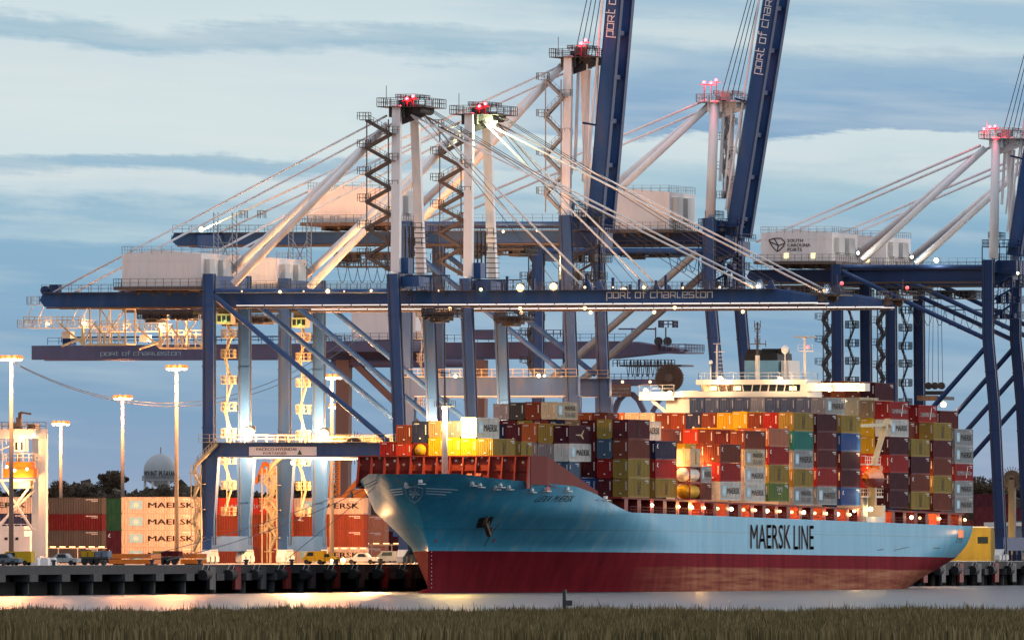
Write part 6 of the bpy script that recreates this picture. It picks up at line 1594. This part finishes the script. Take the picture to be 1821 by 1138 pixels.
mb.rail(B(0, 790), B(22, 790), step=1, t=.1).rail(B(0, 945), B(62, 945), step=1, t=.1).bar(B(4, 700 + 60), B(4, 852), .15)
for k in range(10): mb.bar(B(-20 + k * 9, 764, 3), B(-15 + k * 9, 754, 3), .12).bar(B(-15 + k * 9, 754, 3), B(-11 + k * 9, 764, 3), .12)
mb.bar(B(-20, 754, 3), B(70, 754, 3), .14).railbox(B(2, 0).x, B(2, 0).y, B(66, 0).x, B(2, 0).y + 3, B(0, 820).z, step=.9, t=.1)
mb.build('lattice_braces', 'palewhite', gt)
mb = MB()
for k in range(14):
    y_ = 776 + k * 15; mb.bar(B(60, y_, 14), B(70, y_ + 15, 14), .12); mb.bar(B(70, y_, 14), B(60, y_ + 15, 14), .12)
mb.build('leg_lattice', 'palewhite', gt)
MB().box(B(-75, 0).x, B(-75, 0).y - 1, QZ + .3, B(88, 0).x, B(-75, 0).y + 1, QZ + 1.2).build('wheel_beam', 'palewhite', gt)
mb = MB()
for k in range(5): x_ = B(-60 + 34 * k, 0).x; mb.tube((x_, B(0, 0).y - 1.5, QZ + .6), (x_, B(0, 0).y - .7, QZ + .6), .6, 12)
mb.build('tyre', 'rubber', gt)
hb_ = MB().box(B(-60, 0, 24).x, B(0, 0, 24).y, QZ, B(58, 0, 24).x, B(0, 0, 24).y + 8, B(0, 953, 24).z).box(B(-60, 0, 24).x, B(0, 0, 24).y, B(0, 953, 24).z, B(47, 0, 24).x, B(0, 0, 24).y + 7, B(0, 935, 24).z).build('yard_office', 'cream', loc=B(0, 1000, 24))
tag(hb_, 'low cream cabin with small dark windows under the yard gantry crane', 'cabin')
for px in (9, 30): 
    MB().box(B(px, 0, 24).x, B(0, 0, 24).y - .06, B(0, 960, 24).z, B(px + 6, 0, 24).x, B(0, 0, 24).y - .02, B(0, 955, 24).z).build('window', 'glass', hb_)

# orange straddle crane behind the bow ------------------------------
def G(px, py, dd=0): return atd(px, py, 2420 + dd)
og = thing('orange_gantry_crane', 'orange lattice yard crane behind the ship bow and the second crane leg', 'gantry crane', (G(600, 900).x, G(600, 900).y, QZ))
for dd in (0, 2):
    mb = MB()
    for x_ in (586, 603): mb.bar(G(x_, 816, dd), G(x_, 1000, dd), .32)
    for k in range(9): y_ = 820 + k * 9; mb.bar(G(586, y_, dd), G(603, y_ + 9, dd), .16).bar(G(603, y_, dd), G(586, y_ + 9, dd), .16)
    mb.build('lattice_leg', 'orange', og)
MB().bar(G(645, 845), G(606, 890), .7).bar(G(640, 836), G(700, 890), .7).build('brace', 'orange', og)
MB().bar(G(570, 892), G(690, 892), 1.3, 1.0).bar(G(628, 880), G(650, 876), 1.6, 1.2).build('beam', 'orange', og)
# orange slewing hook seen through the nearest crane legs
a = G(470, 830, -60); hk = MB().bar(G(455, 860, -60), G(470, 822, -60), .5).bar(G(470, 822, -60), G(496, 842, -60), .6).bar(G(462, 838, -60), G(500, 841, -60), .9).build('knuckle_boom', 'orange', loc=a)
tag(hk, 'orange folded boom arm seen between the nearest crane legs below the portal', 'boom arm')

# quayside clutter ---------------------------------------------------
def Q(px, dd=0, x_=-8): 
    p_ = atx(px, 1000, x_ - dd); return Vector((p_.x, p_.y, QZ))
def flat_stack(px0, px1, x_, col, h, label, name='hatch_cover', cat='hatch cover', layers=2):
    Y = Q((px0 + px1) / 2, 0, x_).y; a = at(px0, 1000, Y); b = at(px1, 1000, Y); o = thing(name, label, cat, ((a.x + b.x) / 2, Y, QZ))
    for k in range(layers):
        z0 = QZ + k * (h / layers + .12) + .15
        mb = MB().box(a.x, Y, z0, b.x, Y + 5, z0 + h / layers)
        n_ = 7
        for i in range(n_): x2 = a.x + (b.x - a.x) * (i + .2) / n_; mb.box(x2, Y - .08, z0 + .1, x2 + .12, Y, z0 + h / layers - .1)
        mb.build('slab', col, o)
    MB().box(a.x + .5, Y + .3, QZ, a.x + .9, Y + 4.6, QZ + .15).box(b.x - .9, Y + .3, QZ, b.x - .5, Y + 4.6, QZ + .15).build('bearers', 'grime', o)
    return o
flat_stack(194, 268, -9, 'orange', 1.35, 'pair of bright orange steel platforms stacked on the quay below the pale containers')
flat_stack(321, 350, -9, 'orange', 1.35, 'small stack of orange platforms on the quay left of the nearest crane stairs')
def chassis(px0, px1, x_, load, label):
    Y = Q((px0 + px1) / 2, 0, x_).y; a = at(px0, 1000, Y).x; b = at(px1, 1000, Y).x; o = thing('trailer', label, 'trailer', ((a + b) / 2, Y, QZ), 'trailers parked on the quay')
    MB().box(a, Y, QZ + .95, b, Y + 2.2, QZ + 1.2).box(a, Y + .2, QZ + .6, b, Y + .4, QZ + .95).build('frame', 'grime', o)
    for x2 in (a + .6, a + 1.7, b - 1.8, b - .7):
        MB().tube((x2, Y - .05, QZ + .48), (x2, Y + .3, QZ + .48), .48, 14).build('wheel', 'rubber', o)
    n_ = len(load)
    for k, c in enumerate(load):
        x2 = a + (b - a) * k / n_; MB().box(x2 + .06, Y + .1, QZ + 1.22, x2 + (b - a) / n_ - .06, Y + 2, QZ + 1.22 + .8).rail((x2 + .1, Y + .08, QZ + 1.25), (x2 + (b - a) / n_ - .1, Y + .08, QZ + 1.25), h=.7, step=.7, t=.06).build('load_rack', c, o)
chassis(143, 192, -10, ['c_yellow', 'c_yellow', 'c_bgrey', 'c_bgrey'], 'dark flat trailer carrying yellow and grey racks left of the orange platforms')
chassis(270, 318, -10, ['c_yellow', 'c_dred', 'c_dred'], 'dark flat trailer carrying yellow and red racks right of the orange platforms')
def pickup(px, x_, col, label, L=4.9, flip=1, yaw=0.0, cab=(.25, .62), van=False):
    q = Q(px, 0, x_); o = thing('parked_car', label, 'vehicle', q, 'vehicles parked on the quay'); o.rotation_euler[2] = yaw
    def bl(mb, nm, mt):
        ob = mb.build(nm, mt, loc=(0, 0, 0)); ob.parent = o; ob.location = (0, 0, 0); return ob
    body = [(0, .45), (0, .95), (L * .22, 1.02), (L * .36, 1.65), (L * .64, 1.68), (L * .74, 1.05), (L, .98), (L, .45)] if not van else [(0, .45), (0, 1.0), (L * .1, 1.2), (L * .22, 1.95), (L * .98, 2.0), (L, .45)]
    bd = bl(MB().extr([(x - L / 2, z) for x, z in body], -.9, .9), 'body', col)
    wn = [(L * .37, 1.08), (L * .41, 1.55), (L * .61, 1.57), (L * .67, 1.08)] if not van else [(L * .2, 1.25), (L * .26, 1.8), (L * .5, 1.82), (L * .5, 1.25)]
    bl(MB().extr([(x - L / 2, z) for x, z in wn], -.93, .93), 'window', 'glass')
    for x2 in (L * .18, L * .8):
        for s2 in (-.93, .73): bl(MB().tube((x2 - L / 2, s2, .36), (x2 - L / 2, s2 + .2, .36), .36, 14), 'wheel', 'rubber')
    for s2 in (-.55, .55): bl(MB().box(-L / 2 - .03, s2 - .18, .7, -L / 2 + .02, s2 + .18, .85), 'headlight', 'txtwhite')
    return o
pickup(30, -12, 'c_yellow', 'yellow service van beside the foot of the leftmost light mast', van=True)
pickup(112, -13, 'c_grey', 'pale car parked on the quay left of the dark flat trailer')
pickup(8, -12, 'c_dgrey', 'dark car at the very left end of the quay')
pickup(645, -12, 'palewhite', 'white pickup parked on the quay under the bow beside the bright lamp')
pickup(560, -11, 'c_yellow', 'yellow machine at the foot of the second crane leg', van=True, L=3.4)
pickup(584, -9, 'c_yellow', 'small yellow vehicle on the quay just left of the bright low lamp', L=3.2)
pickup(700, -12, 'c_dgrey', 'dark truck on the quay partly behind the bow', van=True, L=6)
for k, px in enumerate((60, 78, 90)):
    q = Q(px, 0, -11); o = MB().box(q.x - .6, q.y, QZ, q.x + .6, q.y + 1.1, QZ + .9).box(q.x - .5, q.y + .1, QZ + .9, q.x + .5, q.y + 1, QZ + 1.1).build('concrete_block', 'cream', loc=q); tag(o, ('low cream block on the quay, left one of a row of three', 'low cream block on the quay, middle of a row of three', 'low cream block on the quay, right one of a row of three')[k], 'block', 'blocks along the quay edge')
for k, (px, py, pw) in enumerate(((610, 998, 1500), (590, 997, 500), (735, 1000, 900))):
    q = atx(px, py, -3.5); q.z = QZ + .55; o = MB().ball(q, .42 if k == 0 else .26).box(q.x - .15, q.y - .15, QZ, q.x + .15, q.y + .15, QZ + .3).build('quay_lamp', 'lampo' if k == 0 else 'lampw', loc=q); tag(o, ('brightest low orange lamp on the quay edge under the bow', 'smaller low lamp just left of the brightest one on the quay', 'low lamp on the quay close to the ship stem')[k], 'lamp')
    point_light(q + Vector((.3, -.6, .6)), pw, (1, .5, .2), None, .3)
# two rows of low roadway lights behind the bow and beneath the cranes
def light_row(px0, px1, py, d, n_, label, nm='light_rail'):
    a, b = atd(px0, py, d), atd(px1, py, d); o = thing(nm, label, 'light row', (a.x, a.y, QZ))
    for k in range(n_):
        p0, p1 = a.lerp(b, (k + .15) / n_), a.lerp(b, (k + .75) / n_); MB().bar(p0, p1, .16).build('lamp', 'lampo', o) if k < 40 else None
    mb = MB().bar(a - Vector((0, 0, .2)), b - Vector((0, 0, .2)), .12)
    for k in range(0, n_ + 1, 2): p0 = a.lerp(b, k / n_); mb.bar((p0.x, p0.y, QZ), (p0.x, p0.y, p0.z), .12)
    mb.build('rail', 'steel', o); return o
light_row(0, 190, 972, 2290, 11, 'long row of low orange lights in front of the left yard stacks')
light_row(588, 715, 966, 2360, 7, 'upper row of short orange lights behind the bow')
light_row(588, 655, 974.5, 2340, 4, 'lower row of short orange lights behind the bow')
for (px, py, d, pw) in ((95, 966, 2278, 4000), (30, 966, 2278, 3000), (160, 966, 2278, 3000), (250, 966, 2280, 2500), (340, 960, 2290, 3500), (430, 955, 2300, 5000), (510, 955, 2300, 5000), (620, 960, 2320, 6000), (690, 960, 2330, 5000)):
    point_light(atd(px, py, d), pw * 1.3, (1, .36, .12), None, .5)  # added lamps without fixtures, strengthening the orange light on the apron
# quay workers' machines: mobile stairs under the cranes
mb = MB(); k = 0
pr = None
for i, y_ in enumerate((838, 856, 876, 898, 922, 946)):
    q = atd(470 if i % 2 else 488, y_, 2330); mb.box(q.x - .9, q.y, q.z - .1, q.x + .9, q.y + 1.5, q.z).railbox(q.x - .9, q.y, q.x + .9, q.y + 1.5, q.z, step=.8, t=.12)
    if pr is not None: mb.bar(pr, q, .3, 1.0); mb.rail(pr, q, step=.7, t=.1)
    pr = q
for x_ in (466, 480, 492): mb.bar(atd(x_, 832, 2330), atd(x_, 1001, 2330), .2)
o = mb.build('stair_tower', 'hazard', loc=atd(478, 1001, 2330)); tag(o, 'yellow zigzag stair tower standing between the two nearest cranes', 'stair tower')
# right end of the quay ---------------------------------------------
def E_(px, py, dd=0): return atd(px, py, 2735 + dd)
a, b = E_(1690, 1001), E_(1767, 938)
yb = thing('yellow_building', 'plain building lit bright yellow with one dark window behind the ship stern', 'building', (a.x, a.y, QZ))
hs = MB().box(a.x, a.y, QZ, b.x, a.y + 9, b.z).build('wall', 'c_olive', yb); MB().box(a.x + 3, a.y + .1, b.z + .01, b.x - .6, a.y + 7, b.z + .25).build('roof', 'cream', yb)
w0, w1 = E_(1742, 966), E_(1762, 954); MB().box(w0.x, a.y - .06, w0.z, w1.x, a.y - .02, w1.z).build('window', 'glass', yb)
point_light(E_(1738, 950, -14), 5200, (1, .66, .16), yb, .5); point_light(E_(1715, 985, -12), 1500, (1, .66, .16), yb, .5)
hp = MB(); q = E_(1760, 870, 60)
rc = E_(1799, 852, -10); mb = MB()
for k in range(26):
    a_ = 2 * math.pi * k / 26; mb.bar((rc.x, rc.y, rc.z), (rc.x + 2.4 * math.cos(a_), rc.y, rc.z + 2.4 * math.sin(a_)), .12)
mb.tube((rc.x, rc.y + .1, rc.z), (rc.x, rc.y + .5, rc.z), 1.7, 24).bar((rc.x, rc.y + .4, QZ), (rc.x, rc.y + .4, rc.z), 1.2); o = mb.build('cable_reel', 'walk', loc=(rc.x, rc.y, QZ)); tag(o, 'spoked cable reel standing at the far right behind the crane leg', 'cable reel')
q = E_(1800, 935, 20); o = thing('warehouse', 'low grey-blue warehouse with pale roof band at the far right', 'building', (q.x, q.y, QZ))
MB().box(q.x - 5, q.y, QZ, q.x + 26, q.y + 20, q.z).build('wall', 'c_bgrey', o); MB().box(q.x - 5.4, q.y - .4, q.z + .01, q.x + 26.4, q.y + 20.4, q.z + .7).build('roof', 'palewhite', o)
MB().box(q.x - 3, q.y - .06, QZ, q.x, q.y - .02, QZ + 3).build('door', 'grime', o)
for k in range(6):
    q = E_(1776 + k * 9, 1000, -20); o = MB().box(q.x - .35, q.y, QZ, q.x + .35, q.y + .8, QZ + 1.2).tube((q.x, q.y + .4, QZ + 1.2), (q.x, q.y + .4, QZ + 2.6 + (k % 3) * .7), .32, 10).build('pump_unit', 'c_navy', loc=q); tag(o, f'dark blue pump unit on the quay at the far right, {ORDN[k]} of its crowded row', 'machine', 'dark pump units at the far right of the quay')
